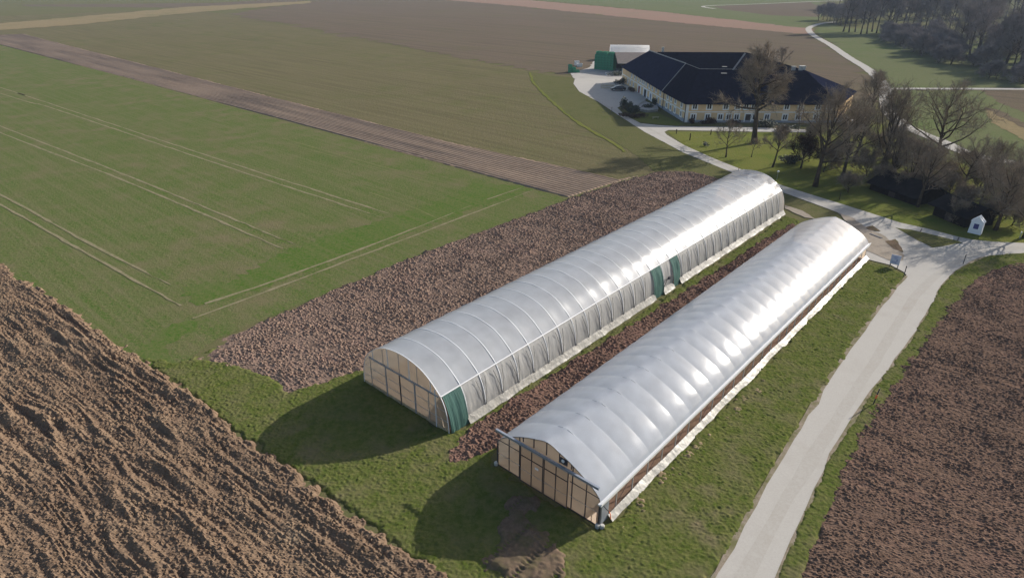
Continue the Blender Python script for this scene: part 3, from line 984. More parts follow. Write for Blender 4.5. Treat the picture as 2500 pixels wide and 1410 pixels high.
    # gable ends
    def gable(y, name, z0=0.32):
        bb = MB()
        pa = [(x, z) for x, z in resample(ARCH1, 40) if z >= 0.0]
        # fan of strips so the sheet keeps even faces
        c = [(x, y, max(z * grow1(max(y, 0)), z0)) for x, z in pa]
        nfl = [(x, y, z0) for x, z in pa]
        for i in range(len(c) - 1):
            bb.quad(nfl[i], nfl[i + 1], c[i + 1], c[i])
        return bb.build(name, M['film_end'], t)

    gable(0.0, 'gable_film')
    gable(L1, 'gable_film')

    def arch_z(x):
        x = abs(x)
        for (a, c), (a2, c2) in zip(HALF1, HALF1[1:]):
            if a <= x <= a2:
                return c + (c2 - c) * (x - a) / (a2 - a + 1e-9)
        return 0

    bb = MB()
    bb.box((0, -0.05, 3.06), (8.7, 0.09, 0.13))
    bb.build('gable_rail', M['bluegrey'], t)
    for x, z0, z1, w, mt in ((-4.2, 0.3, 3.0, .05, 'galv'), (-2.15, 0.1, 3.0, .11, 'bluegrey'), (-0.35, 0.1, 3.0, .09, 'dark_steel'), (1.5, 0.1, 3.0, .13, 'bluegrey'),
                             (3.15, 0.4, 3.0, .06, 'galv'), (3.95, 0.0, 3.55, .09, 'white_steel'), (-3.75, 3.12, 3.80, .07, 'white_steel'), (-1.75, 3.12, 4.85, .09, 'white_steel'),
                             (0.95, 3.12, 5.02, .09, 'white_steel'), (3.45, 3.12, 4.1, .07, 'white_steel'), (-2.4, 3.12, 4.6, .03, 'galv'), (-0.3, 3.12, 5.1, .03, 'galv'), (1.9, 3.12, 4.85, .03, 'galv')):
        bb = MB()
        bb.box((x, -0.045, (z0 + z1) / 2), (w, 0.07, z1 - z0))
        bb.build('mullion', M[mt], t)
    for z, x0, x1 in ((1.95, -5.1, 5.1), (1.05, -5.25, 5.25)):
        bb = MB()
        bb.box(((x0 + x1) / 2, -0.015, z), (x1 - x0, 0.03, 0.035))
        bb.build('cross_bar', M['galv'], t)
    bb = MB()
    bb.box((0, -0.02, 0.17), (10.72, 0.06, 0.34))
    bb.build('base_board', M['board'], t)
    return t


tunnel_far()

HALF2R = [(0, 4.52), (1.15, 4.20), (2.17, 3.80), (3.17, 3.29), (3.86, 2.86), (4.26, 2.50), (4.46, 2.16), (4.50, 2.0)]
PROF2 = [(-a, c) for a, c in HALF2R[::-1]] + HALF2R[1:]


def tunnel_near():
    t = thing('polytunnel', 'long polytunnel with pillowed inflated film, open low side and sliding doors, beside the gravel road', 'polytunnel',
              (O2.x, O2.y, 0.02), ROT_T)
    nb = 29
    bay = L2 / nb
    per = 10
    half = resample(HALF2R, 20)
    pr = [(-a, c) for a, c in half[::-1]] + half[1:]
    n = len(pr)
    nm = normals2(pr)
    nm[n // 2] = (0, 1)
    b = MB()
    for j in range(nb * per + 1):
        y = L2 * j / (nb * per)
        ph = (j % per) / per
        bul = 4 * ph * (1 - ph)
        jt = vn(np.array([j // per * 1.7]), np.array([2.]), 3)[0]
        tail = min(1.0, (L2 - y) / 2.0 + 0.25)
        for i, (x, z) in enumerate(pr):
            ax = abs(x) / 4.5
            sl = min(1, (i if i <= n // 2 else n - 1 - i) / 1.5) * min(1.0, abs(x) / 1.2)     # 0 at eaves and ridge, 1 on the slope
            ridge = max(0.0, 1 - abs(x) / 0.5) ** 1.2
            wob = (vn(np.array([i * 0.5]), np.array([j * 0.35]), 15)[0] - 0.5) * 0.015
            d = bul * (0.027 + 0.010 * jt) * sl * tail - bul * 0.06 * ridge * tail + wob * sl
            b.v.append((x + nm[i][0] * d, y, (z + nm[i][1] * d) * (1 + 0.012 * y / L2)))
    for j in range(nb * per):
        for i in range(n - 1):
            a = j * n + i
            b.f.append((a, a + 1, a + n + 1, a + n))
    o = b.build('roof_film', M['film2'], t, smooth=True)
    # crease at every bow and along the ridge
    me = o.data
    sh = me.attributes.new('sharp_edge', 'BOOLEAN', 'EDGE')
    ev = np.zeros(len(me.edges) * 2, dtype=np.int32)
    me.edges.foreach_get('vertices', ev)
    ev = ev.reshape(-1, 2)
    j0, j1 = ev[:, 0] // n, ev[:, 1] // n
    flag = (j0 == j1) & (j0 % per == 0)
    sh.data.foreach_set('value', flag)
    # bows
    first = None
    hp = [(x, z) for x, z in resample(PROF2, 40)]
    hn = normals2(hp)
    for k in range(nb + 1):
        y = L2 * k / nb
        if first is None:
            bb = MB()
            bb.tube([(x - a * 0.05, 0, z - c * 0.05) for (x, z), (a, c) in zip(hp, hn)], 0.035, 5)
            first = h = bb.build('bow', M['galv'], t, smooth=True)
        else:
            h = dup(first, t)
        h.location = (0, y + (0.04 if k == 0 else -0.02), 0)
    # posts down both sides
    first = None
    for k in range(nb + 1):
        for sx in (-1, 1):
            if first is None:
                bb = MB()
                bb.box((0, 0, 0.98), (0.07, 0.07, 1.96))
                first = h = bb.build('post', M['galv'], t)
            else:
                h = dup(first, t)
            h.location = (sx * 4.46, L2 * k / nb + (0.05 if k == 0 else -0.04), 0)
    # eaves: gutter beam and the rolled-up side sheet under it
    for sx in (1,):
        bb = MB()
        for s0, s1, z0, z1 in ((4.44, 4.70, 1.98, 2.10), (4.66, 4.72, 2.10, 2.22)):
            bb.box((sx * (s0 + s1) / 2, L2 / 2, (z0 + z1) / 2), (s1 - s0, L2 + 0.5, z1 - z0))
        bb.build('gutter', M['white_steel'], t)
    bb = MB()
    bb.tube([(4.60, y, 1.86 - 0.015 * math.sin(y)) for y in np.linspace(-0.15, L2 + 0.1, 60)], 0.075, 7)
    bb.build('rolled_sheet', M['film_skirt'], t, smooth=True)
    bb = MB()
    bb.quad((-4.5, 0, 0.05), (-4.5, L2, 0.05), (-4.5, L2, 1.98), (-4.5, 0, 1.98))
    bb.build('side_film', M['film_side'], t)
    # diagonal ties on the open side
    first = None
    for k in range(1, nb, 2):
        if first is None:
            bb = MB()
            bb.tube([(4.42, 0, 0.25), (4.42, bay, 1.9)], 0.014, 4)
            first = h = bb.build('tie_rod', M['dark_steel'], t)
        else:
            h = dup(first, t)
        h.location = (0, L2 * k / nb, 0)
    # loose white sheet lying along the foot of the open side
    bb = MB()
    nn = int(L2 / 0.16)
    row = 7
    for j in range(nn + 1):
        y = 0.9 + (L2 - 0.5) * j / nn
        wv = vn(np.array([y * 0.9]), np.array([0.]), 51)[0]
        w2 = vn(np.array([y * 2.9]), np.array([7.]), 52)[0]
        w3 = vn(np.array([y * 0.35]), np.array([3.]), 53)[0]
        for i in range(row):
            f = i / (row - 1)
            bb.v.append((4.52 + 0.12 * (w3 - .5) + f * (0.36 + 0.16 * wv), y, 0.15 * math.sin(math.pi * (0.3 + 0.7 * f)) * (0.85 + 0.3 * w2) + 0.07 + (0.24 * (1 - f) ** 2)))
    for j in range(nn):
        for i in range(row - 1):
            a = j * row + i
            bb.f.append((a, a + 1, a + row + 1, a + row))
    bb.build('ground_sheet', M['film_skirt'], t, smooth=True)
    bb = MB()
    bb.quad((4.52, 0.05, 0.1), (4.52, 0.95, 0.1), (4.52, 0.95, 1.95), (4.52, 0.05, 1.95))
    bb.quad((4.55, 0.05, 0.1), (4.55, 0.95, 0.1), (4.55, 0.95, 1.95), (4.55, 0.05, 1.95))
    bb.build('corner_panel', M['bluegrey'], t)
    # gable
    for y in (0.0, L2):
        bb = MB()
        pa = [(-4.46, 0.06)] + [(x, z - 0.03) for x, z in resample(PROF2, 40)] + [(4.46, 0.06)]
        c = [(x, y, z) for x, z in pa]
        f0 = [(x, y, 0.06) for x, z in pa]
        for i in range(1, len(c) - 2):
            bb.quad(f0[i], f0[i + 1], c[i + 1], c[i])
        bb.build('gable_film', M['film_end'], t)
    zt = lambda x: np.interp(abs(x), [a for a, _ in HALF2R], [c for _, c in HALF2R])
    for x in (-3.35, 3.37):
        bb = MB()
        bb.box((x, -0.04, zt(x) / 2), (0.055, 0.06, zt(x) - 0.06))
        bb.build('mullion', M['dark_steel'], t)
    for x in (-2.37, 2.23, -2.05, -1.1, 0.0, 1.1, 2.1):
        z0 = 0.05 if x in (-2.37, 2.23) else 3.45
        bb = MB()
        bb.box((x, -0.04, (z0 + zt(x)) / 2), (0.06, 0.06, zt(x) - z0 - 0.03))
        bb.build('mullion', M['dark_steel'], t)
    for x0, x1 in ((-4.42, -2.15), (2.05, 4.42)):
        for z, w, mt in ((2.42, 0.06, 'dark_steel'), (1.2, 0.03, 'galv'), (0.08, 0.08, 'dark_steel')):
            bb = MB()
            bb.box(((x0 + x1) / 2, -0.075, z), (x1 - x0, 0.02, w))
            bb.build('cross_bar', M[mt], t)
    for x in (-4.46, 4.46):
        bb = MB()
        bb.box((x, -0.04, 1.0), (0.09, 0.08, 2.0))
        bb.build('corner_post', M['dark_steel'], t)
    # two sliding doors hung on the long rail
    for x0, x1 in ((-2.16, -0.09), (-0.04, 2.02)):
        bb = MB()
        bb.quad((x0, -0.20, 0.1), (x1, -0.20, 0.1), (x1, -0.20, 3.3), (x0, -0.20, 3.3))
        d = bb.build('sliding_door', M['film_end'], t)
        bb = MB()
        for x in (x0 + 0.03, (x0 + x1) / 2, x1 - 0.03):
            bb.box((x, -0.23, 1.7), (0.055, 0.05, 3.2))
        for z, w in ((2.42, 0.055), (0.12, 0.07), (3.27, 0.06)):
            for xa, xb in ((x0 + 0.06, (x0 + x1) / 2 - 0.03), ((x0 + x1) / 2 + 0.03, x1 - 0.06)):
                bb.box(((xa + xb) / 2, -0.23, z), (xb - xa, 0.04, w))
        bb.build('door_frame', M['dark_steel'], d)
        bb = MB()
        bb.box(((x0 + x1) / 2, -0.222, 1.2), (x1 - x0 - 0.12, 0.02, 0.03))
        bb.build('door_bar', M['galv'], d)
    bb = MB()
    bb.box((0, -0.23, 3.42), (8.85, 0.16, 0.07))
    bb.box((0, -0.29, 3.325), (8.85, 0.04, 0.12))
    bb.build('door_rail', M['bluegrey'], t)
    bb = MB()
    bb.box((-0.62, -0.27, 2.02), (0.30, 0.03, 0.17))
    bb.build('notice_plate', M['white_plastic'], t)
    bb = MB()
    bb.box((1.42, -0.03, 3.72), (0.66, 0.07, 0.46))
    fan = bb.build('vent_panel', M['dark_steel'], t)
    bb = MB()
    bb.tube([(1.42, -0.065, 3.78), (1.42, -0.12, 3.78)], 0.12, 10)
    bb.build('fan_hub', M['white_plastic'], fan)
    for x, y in ((-4.55, -0.12), (4.46, -0.12), (4.72, 0.05)):
        bb = MB()
        bb.lathe((x, y, 0), [(0.15, 0.0), (0.16, 0.22), (0.13, 0.27)], 10)
        bb.build('footing', M['concrete'], t)
    bb = MB()
    bb.tube([(4.60, 0.15, 1.8), (4.68, 0.5, 1.25), (4.74, 0.72, 0.95)], 0.03, 5)
    bb.build('winding_crank', M['dark_steel'], t)
    bb = MB()
    bb.tube([(4.74, 0.72, 0.95), (4.80, 0.85, 0.6), (4.86, 0.8, 0.3)], 0.035, 5)
    bb.build('crank_cord', M['orange'], t)
    return t


tunnel_near()


# ------------------------------------------------------------------ farmhouse: four wings round a courtyard
def facade_window(parent, A, B, s, z, w, h, border=0.16, mat_frame='trim', cross=True):
    A, B = Vector((*A, 0)), Vector((*B, 0))
    d = (B - A).normalized()
    n = Vector((d.y, -d.x, 0))
    rz = math.atan2(d.y, d.x)
    c = A + d * s

    def bx(bb, ds, dz, off, sw, sd, sh):
        p = c + d * ds + n * off
        bb.box((p.x, p.y, z + dz), (sw, sd, sh), rz)
    f = MB()
    bx(f, -(w + border) / 2, 0, 0.03, border, 0.10, h + 2 * border)
    bx(f, (w + border) / 2, 0, 0.03, border, 0.10, h + 2 * border)
    bx(f, 0, (h + border) / 2, 0.03, w, 0.10, border)
    bx(f, 0, -(h + border) / 2, 0.04, w, 0.14, border)
    if cross:
        bx(f, 0, 0, 0.035, 0.13, 0.05, h)
    o = f.build('window', M[mat_frame], parent)
    p = MB()
    bx(p, 0, 0, 0.012, w, 0.03, h)
    p.build('pane', M['glass'], o)
    return o


def farmhouse():
    t = thing('farmhouse', 'large two-storey ochre farmhouse with four dark slate wings round a courtyard', 'farmhouse')
    EV = 4.5
    Fl, Fr, Rr, Br, Bl, Lj = (40.55, 156.8), (76.5, 157.4), (88.5, 175.5), (84.0, 221.0), (34.75, 217.9), (38.7, 173.0)
    outer = [Fl, Fr, Rr, Br, Bl, Lj]
    inner = [(54.5, 180.0), (63.5, 180.0), (63.0, 199.0), (54.0, 199.0)]
    def wall(poly, z0, z1, name, mat, flip=False):
        bb = MB()
        for i in range(len(poly)):
            a, c = poly[i], poly[(i + 1) % len(poly)]
            bb.quad((*a, z0), (*c, z0), (*c, z1), (*a, z1))
        return bb.build(name, mat, t)
    wall(outer, 0, EV, 'wall', M['plaster'])
    wall(inner[::-1], 0, EV, 'courtyard_wall', M['plaster'])
    # plinth, string course, corner strips
    def strip(A, B, s0, s1, z0, z1, off, name, mat):
        a, c = Vector((*A, 0)), Vector((*B, 0))
        d = (c - a).normalized(); n = Vector((d.y, -d.x, 0)); L = (c - a).length
        s1 = L + s1 if s1 <= 0 else s1
        mid = a + d * ((s0 + s1) / 2) + n * (off / 2)
        bb = MB()
        bb.box((mid.x, mid.y, (z0 + z1) / 2), (s1 - s0, off, z1 - z0), math.atan2(d.y, d.x))
        return bb.build(name, mat, t)
    strip(Fl, Fr, 0.75, -0.6, 0, 0.55, 0.06, 'plinth', M['plinth'])
    strip(Lj, Fl, 0.1, -0.1, 0, 0.85, 0.06, 'plinth', M['plinth'])
    strip(Bl, Lj, 30.0, -0.1, 0, 0.6, 0.06, 'plinth', M['plinth'])
    strip(Fl, Fr, 0.75, -0.1, 2.33, 2.55, 0.07, 'string_course', M['trim'])
    strip(Lj, Fl, 0.1, -0.1, 2.33, 2.55, 0.07, 'string_course', M['trim'])
    strip(Bl, Lj, 0.5, -0.3, 2.25, 2.5, 0.07, 'string_course', M['trim'])
    strip(Fl, Fr, 0.0, 0.72, 0, EV - 0.02, 0.05, 'corner_strip', M['trim'])
    strip(Bl, Lj, 0.0, 0.45, 0, EV - 0.02, 0.05, 'corner_strip', M['trim'])
    for s, z in ((2.1, 3.72), (5.5, 3.72), (9.4, 3.72), (12.2, 3.72), (14.2, 3.72), (16.0, 3.72), (23.8, 3.72), (27.1, 3.72), (31.2, 3.72), (33.9, 3.72),
                 (2.0, 1.32), (5.4, 1.32), (8.4, 1.32), (10.4, 1.32), (12.3, 1.32), (16.6, 1.32), (19.5, 1.32), (23.8, 1.30), (26.9, 1.30), (31.2, 1.30)):
        facade_window(t, Fl, Fr, s, z, 0.92, 1.10, 0.30)
    for s, z in ((3.1, 3.62), (5.9, 3.66), (9.1, 3.66), (13.5, 3.66), (2.9, 1.5), (6.0, 1.5), (9.2, 1.5), (13.6, 1.5)):
        facade_window(t, Lj, Fl, s, z, 0.9, 1.05, 0.32)
    for s in (12.0, 15.5, 19.0, 22.0, 24.2, 26.0, 28.3, 31.5, 34.5, 38.2, 42.0):
        facade_window(t, Bl, Lj, s, 3.62, 0.95, 0.95, 0.3)
    for s in (7.8, 10.9, 14.8, 39.5, 42.6):
        facade_window(t, Bl, Lj, s, 1.35, 0.9, 1.1, 0.22)
    # doors in white surrounds
    def door(A, B, s, w, h, mat, z0=0.0, wide=0.5):
        a, c = Vector((*A, 0)), Vector((*B, 0))
        d = (c - a).normalized(); n = Vector((d.y, -d.x, 0)); rz = math.atan2(d.y, d.x)
        p = a + d * s
        bb = MB()
        q = p + n * 0.02
        bb.box((q.x, q.y, z0 + h / 2), (w, 0.06, h), rz)
        o = bb.build('door', mat, t)
        f = MB()
        for k in (-1, 1):
            q = p + d * k * (w + wide) / 2 + n * 0.04
            f.box((q.x, q.y, z0 + (h + 0.25) / 2), (wide, 0.12, h + 0.25), rz)
        q = p + n * 0.04
        f.box((q.x, q.y, z0 + h + 0.125), (w, 0.12, 0.25), rz)
        f.build('door_surround', M['trim'], o)
        hd = MB()
        q = p + d * (w * 0.4) + n * 0.08
        hd.box((q.x, q.y, z0 + 1.05), (0.06, 0.08, 0.18), rz)
        hd.build('handle', M['galv'], o)
    door(Bl, Lj, 21.5, 2.1, 2.0, M['reddoor'], wide=0.9)
    door(Bl, Lj, 28.0, 2.4, 2.1, M['black'], wide=0.9)  # open doorway: the shade inside is painted as a black slab
    door(Bl, Lj, 33.6, 1.2, 1.9, M['bluedoor'], wide=0.8)
    door(Fl, Fr, 15.0, 1.25, 1.75, M['darkdoor'], z0=0.2, wide=0.3)
    # roofs: real pitched planes with eaves that stand out over the walls
    rfl, rfr, rbr, rbl, rlf, rlm = (tuple(g(*q)) for q in ((1708, 170, 10.9), (1968, 172.5, 10.9), (1822, 128, 10.6), (1606, 127, 10.6), (1585, 125, 10.1), (1674, 156.5, 10.6)))
    def out(p, d=0.55):
        cx, cy = 60, 189
        v = Vector((p[0] - cx, p[1] - cy)); k = 1 + d / v.length * 1.3
        return (cx + v.x * k, cy + v.y * k, EV - 0.12)
    eFl, eFr, eRr, eBr, eBl = (out(p) for p in (Fl, Fr, Rr, Br, Bl))
    eLj = (38.1, 173.0, EV - 0.12)
    i0, i1, i2, i3 = ((*p, EV + 0.3) for p in inner)
    def roof(name, faces, mat, lift=0.0, th=0.14):
        bb = MB()
        for f in faces:
            f = [(x, y, z + lift) for x, y, z in f]
            k = len(f)
            lo = [(x, y, z - th) for x, y, z in f]
            bb.add(list(f) + lo, [tuple(range(k)), tuple(range(2 * k - 1, k - 1, -1))] + [(i, i + k, (i + 1) % k + k, (i + 1) % k) for i in range(k)])
        return bb.build(name, mat, t)
    roof('front_roof', [[eFl, eFr, rfr, rfl], [rfl, rfr, i1, i0]], M['slate'])
    roof('left_roof', [[eLj, eFl, rfl, rlm], [rlm, rfl, i0, (50.5, 186, 7.3)]], M['slate'], 0.002)
    far = [(eLj[0] - 0.05, eLj[1] + 0.05, eLj[2]), rlm, rlf, eBl]
    roof('left_roof', [far, [rlm, (50.5, 186, 7.3), i3, rlf], [eBl, rlf, (41.5, 218.6, EV - 0.1)]], M['slate2'], 0.12)
    roof('back_roof', [[rbl, rbr, i2, i3], [rbr, rbl, (41.5, 218.6, EV - 0.1), eBr]], M['slate'], 0.004)
    roof('right_roof', [[rfr, rbr, i2, i1], [eFr, eRr, rfr], [eRr, eBr, rbr, rfr]], M['slate'], 0.006)
    # pale verge strips on the roof steps
    def band(a, c, w, name='roof_verge'):
        a, c = Vector(a), Vector(c)
        bb = MB()
        bb.tube([a + Vector((0, 0, 0.16)), c + Vector((0, 0, 0.16))], w, 4)
        return bb.build(name, M['stone'], t)
    band(eLj, rlm, 0.13)
    band(rlm, rlf, 0.16)
    band(rlm, rfl, 0.06)
    band(rfl, Vector(rfl).lerp(Vector(rfr), 0.35), 0.05)
    band(Vector(rbr).lerp(Vector(i2), 0.08), Vector(rbr).lerp(Vector(i2), 0.95), 0.33)
    band(tuple(g(1618, 126, 10.6)), tuple(g(1622, 139, 9.2)), 0.25)
    for x, y, z, w, h in ((*g(1618, 123, 11.0), 0.6, 1.5), (rfr[0] - 0.2, rfr[1] + 2.0, 11.0, 1.3, 1.2), (rfr[0] - 1.8, rfr[1] + 3.2, 10.9, 0.8, 0.9)):
        bb = MB()
        bb.box((x, y, z), (w, w * 0.8, h))
        bb.box((x, y, z + h / 2 + 0.06), (w + 0.15, w * 0.8 + 0.15, 0.12))
        bb.build('chimney', M['concrete'], t)
    for px, py in ((1769, 163), (1767, 180)):
        if py > 170:
            p = Vector(g(px, py, 10.15)) + Vector((0, 0, 0.1))
        else:
            p = Vector(g(px, py, 7.6))
        bb = MB()
        bb.box(p, (1.3, 0.7, 0.12))
        bb.build('skylight', M['concrete'], t)
    for x, y in ((38.63, 172.8), (40.47, 156.72)):
        bb = MB()
        bb.tube([(x, y, 0.1), (x, y, EV - 0.1)], 0.10, 6)
        bb.build('downpipe', M['dark_steel'], t)


farmhouse()


# ------------------------------------------------------------------ bare trees
def rot_about(v, axis, a):
    return Quaternion(axis, a) @ v


def gen_tree(seed, H, trunk_h, crown_r, limbs=9, sub=(6, 5, 5), r0=0.30, up=0.35, twig_w=0.035, twig_l=0.9, droop=0.0, spread=(0.5, 1.1), fork=False):
    """leafless broadleaf: returns (trunk MB with trunk and limbs, crown MB with branches and twigs)"""
    rd = random.Random(seed)
    T, K = MB(), MB()

    def path(p, d, L, nseg, wob, lift):
        pts = [p.copy()]
        for i in range(nseg):
            d = (d + Vector((rd.gauss(0, wob), rd.gauss(0, wob), rd.gauss(0, wob) + lift))).normalized()
            p = p + d * (L / nseg)
            pts.append(p.copy())
        return pts

    def child_dir(d, lo, hi):
        ax = d.orthogonal().normalized()
        ax = rot_about(ax, d, rd.uniform(0, 2 * math.pi))
        return rot_about(d, ax, rd.uniform(lo, hi)).normalized()

    def strip(p, d, L, w):
        a = d.orthogonal().normalized()
        a = rot_about(a, d, rd.uniform(0, math.pi))
        m_ = p + d * L * 0.5 + Vector((rd.gauss(0, .06), rd.gauss(0, .06), rd.gauss(0, .05))) * L
        e = p + d * L + Vector((0, 0, -droop * L))
        K.add([p - a * w, p + a * w, m_ + a * w * .8, m_ - a * w * .8, e + a * w * .25, e - a * w * .25], [(0, 1, 2, 3), (3, 2, 4, 5)])

    lean = Vector((rd.gauss(0, .04), rd.gauss(0, .04), 1)).normalized()
    top = H * rd.uniform(0.72, 0.8)
    tp = path(Vector((0, 0, -0.15)), lean, top, 6, 0.035, 0.05)
    rad = [r0 * (1.25 if i == 0 else 1.0) * (1 - 0.80 * i / 6) for i in range(7)]
    T.tube(tp, rad, 8)

    def on(pts, f):
        x = f * (len(pts) - 1)
        i = min(int(x), len(pts) - 2)
        return pts[i].lerp(pts[i + 1], x - i), (pts[i + 1] - pts[i]).normalized()

    for k in range(limbs):
        f0 = trunk_h / top
        f = f0 + (1 - f0) * (k + rd.random() * 0.6) / limbs
        f = min(f, 0.99)
        p, d = on(tp, f)
        az = k * 2.4 + rd.uniform(-.5, .5)
        tilt = rd.uniform(*spread) * (1.05 - 0.5 * (f - f0) / (1 - f0 + 1e-6))
        dl = Vector((math.cos(az) * math.sin(tilt), math.sin(az) * math.sin(tilt), math.cos(tilt)))
        L = crown_r * rd.uniform(0.85, 1.2) * (1.15 - 0.45 * (f - f0) / (1 - f0 + 1e-6))
        L = min(L, (H * 1.02 - p.z) / max(0.25, dl.z * 0.75 + 0.2))
        lp = path(p, dl, L, 5, 0.13, up * 0.25)
        lr = r0 * (0.52 - 0.25 * f)
        T.tube(lp, [lr * (1 - 0.82 * i / 5) for i in range(6)], 6)
        for a in range(sub[0]):
            f2 = 0.25 + 0.75 * (a + rd.random()) / sub[0]
            p2, d2 = on(lp, min(f2, 0.999))
            L2_ = L * rd.uniform(0.35, 0.6) * (1.15 - 0.5 * f2)
            bp = path(p2, child_dir(d2, 0.45, 1.0), L2_, 3, 0.16, up * 0.35)
            br = max(0.03, lr * 0.36 * (1.1 - 0.6 * f2))
            K.tube(bp, [br, br * .75, br * .5, br * .25], 4, cap=False)
            for c in range(sub[1]):
                f3 = 0.15 + 0.85 * (c + rd.random()) / sub[1]
                p3, d3 = on(bp, min(f3, 0.999))
                L3 = max(0.6, L2_ * rd.uniform(0.3, 0.55))
                sp_ = path(p3, child_dir(d3, 0.4, 1.0), L3, 2, 0.18, up * 0.4)
                K.tube(sp_, [twig_w * .9, twig_w * .7, twig_w * .4], 3, cap=False)
                for e in range(sub[2]):
                    p4, d4 = on(sp_, min(0.999, 0.1 + 0.9 * (e + rd.random()) / sub[2]))
                    strip(p4, child_dir(d4, 0.35, 1.0), twig_l * rd.uniform(0.5, 1.2), twig_w * rd.uniform(0.35, 0.6))
    return T, K


def make_tree(name, label, seed, H, trunk_h, crown_r, cat='tree', group=None, mats=('bark', 'twig'), **kw):
    t = thing(name, label, cat, group=group)
    T, K = gen_tree(seed, H, trunk_h, crown_r, **kw)
    T.build('trunk', M[mats[0]], t, smooth=True)
    K.build('crown', M[mats[1]], t)
    return t


def put(t, px, py, rot=0.0, sc=1.0):
    p = g(px, py)
    t.location = (p.x, p.y, 0)
    t.rotation_euler = (0, 0, rot)
    t.scale = (sc, sc, sc)
    return t


# the tall tree before the farmhouse and the orchard trees on the lawn
put(make_tree('bare_tree', 'tall tree with thick straight trunk and dense crown in front of the farmhouse roof', 11, 19.0, 6.8, 5.6, limbs=18, sub=(8, 8, 7), r0=0.62, up=0.15, twig_w=0.042, spread=(0.8, 1.75), twig_l=1.1), 1841, 350)
put(make_tree('orchard_tree', 'small open orchard tree standing nearest the white road on the lawn', 21, 6.6, 2.0, 3.3, limbs=8, sub=(6, 5, 4), r0=0.16, up=0.5, twig_w=0.035, twig_l=0.8), 1772, 384)
put(make_tree('orchard_tree', 'slender young orchard tree on the lawn below the tall thick-trunked tree', 22, 3.6, 1.6, 1.4, limbs=6, sub=(5, 4, 3), r0=0.10, up=0.4, twig_w=0.03, twig_l=0.5), 1834, 384)
put(make_tree('orchard_tree', 'leaning orchard tree with round crown and dark clear trunk on the lawn', 23, 6.6, 2.8, 2.9, limbs=9, sub=(7, 6, 5), r0=0.22, up=0.3, twig_w=0.045, twig_l=0.8), 1886, 408)
put(make_tree('orchard_tree', 'low dense orchard tree with very short trunk at the lawn edge', 24, 5.6, 1.2, 3.0, limbs=10, sub=(7, 6, 6), r0=0.2, up=0.2, twig_w=0.055, twig_l=0.8, mats=('bark', 'leaf_red')), 1955, 411)
put(make_tree('orchard_tree', 'spiky thin tree standing against the right part of the house front', 25, 5.2, 2.0, 1.6, limbs=9, sub=(5, 4, 3), r0=0.10, up=0.1, twig_w=0.035, twig_l=0.6, spread=(0.9, 1.5)), 1950, 318)
# big trees between the farmhouse and the wayside shrine
BIG = [(31, 15.5, 4.2, 6.2), (32, 14.0, 3.0, 7.2), (33, 12.0, 3.0, 6.0)]
kw_big = dict(limbs=14, sub=(8, 7, 6), r0=0.42, up=0.4, twig_w=0.031, twig_l=1.1, spread=(0.55, 1.25))
bt = [make_tree('bare_tree', 'big brown-crowned tree at the corner of the orchard lawn nearest the far tunnel end', s, H, th, r, **kw_big) for s, H, th, r in BIG[:1]]
put(bt[0], 1990, 455)
bt.append(make_tree('bare_tree', 'broad fan-shaped bare tree with upswept limbs right of the farmhouse', 32, 13.0, 2.2, 7.4, **{**kw_big, 'up': 0.75, 'spread': (0.35, 1.0)}))
put(bt[1], 2150, 418)
bt.append(make_tree('bare_tree', 'wide bare tree with crooked low limbs in front of the winding gravel track', 33, 13.5, 3.2, 7.0, **{**kw_big, 'up': 0.35, 'spread': (0.8, 1.4)}))
put(bt[2], 2285, 402)
more_big = [
    (0, 2055, 440, 1.1, 0.80, 'mid-height brown tree just behind the orchard corner tree'),
    (1, 2215, 470, 2.4, 0.62, 'bare tree growing over the roof of the long dark shed'),
    (2, 2085, 395, 3.3, 0.80, 'bare tree between the house end and the fan-shaped tree'),
    (0, 2240, 505, 0.3, 0.62, 'bare tree leaning at the gable of the boarded hut'),
    (2, 2430, 562, 4.0, 0.66, 'dark bare tree directly behind the white shrine, by its right wall'),
    (0, 2385, 520, 5.2, 0.55, 'bare tree rising through the roof line of the boarded hut'),
    (1, 2475, 510, 0.8, 0.62, 'bare tree at the frame edge above the shrine'),
    (2, 2345, 470, 2.0, 0.6, 'bare tree between the boarded hut and the gravel track'),
    (1, 2420, 450, 4.4, 0.5, 'smaller bare tree on the slope above the boarded hut'),
    (0, 2120, 300, 2.9, 0.72, 'bare tree standing just off the right end of the farmhouse'),
    (2, 2500, 580, 1.0, 0.6, 'bare tree by the road arm leaving the frame past the shrine'),
    (1, 2180, 440, 3.9, 0.6, 'bare tree between the fan-shaped tree and the long dark shed'),
]
for k, px, py, rz, sc, lab in more_big:
    put(dup_tree(bt[k], label=lab), px, py, rz, sc)
put(make_tree('bare_tree', 'small dark tree beside the bend of the gravel track behind the house', 41, 8.0, 1.8, 3.0, limbs=9, sub=(6, 5, 5), r0=0.2, up=0.5, twig_w=0.06, twig_l=0.9), 2132, 250)
put(make_tree('bare_tree', 'small tree peeping over the slate roof behind the farmhouse', 42, 7.5, 2.0, 3.2, limbs=8, sub=(6, 5, 4), r0=0.18, up=0.3, twig_w=0.06, twig_l=0.9), 1905, 172)


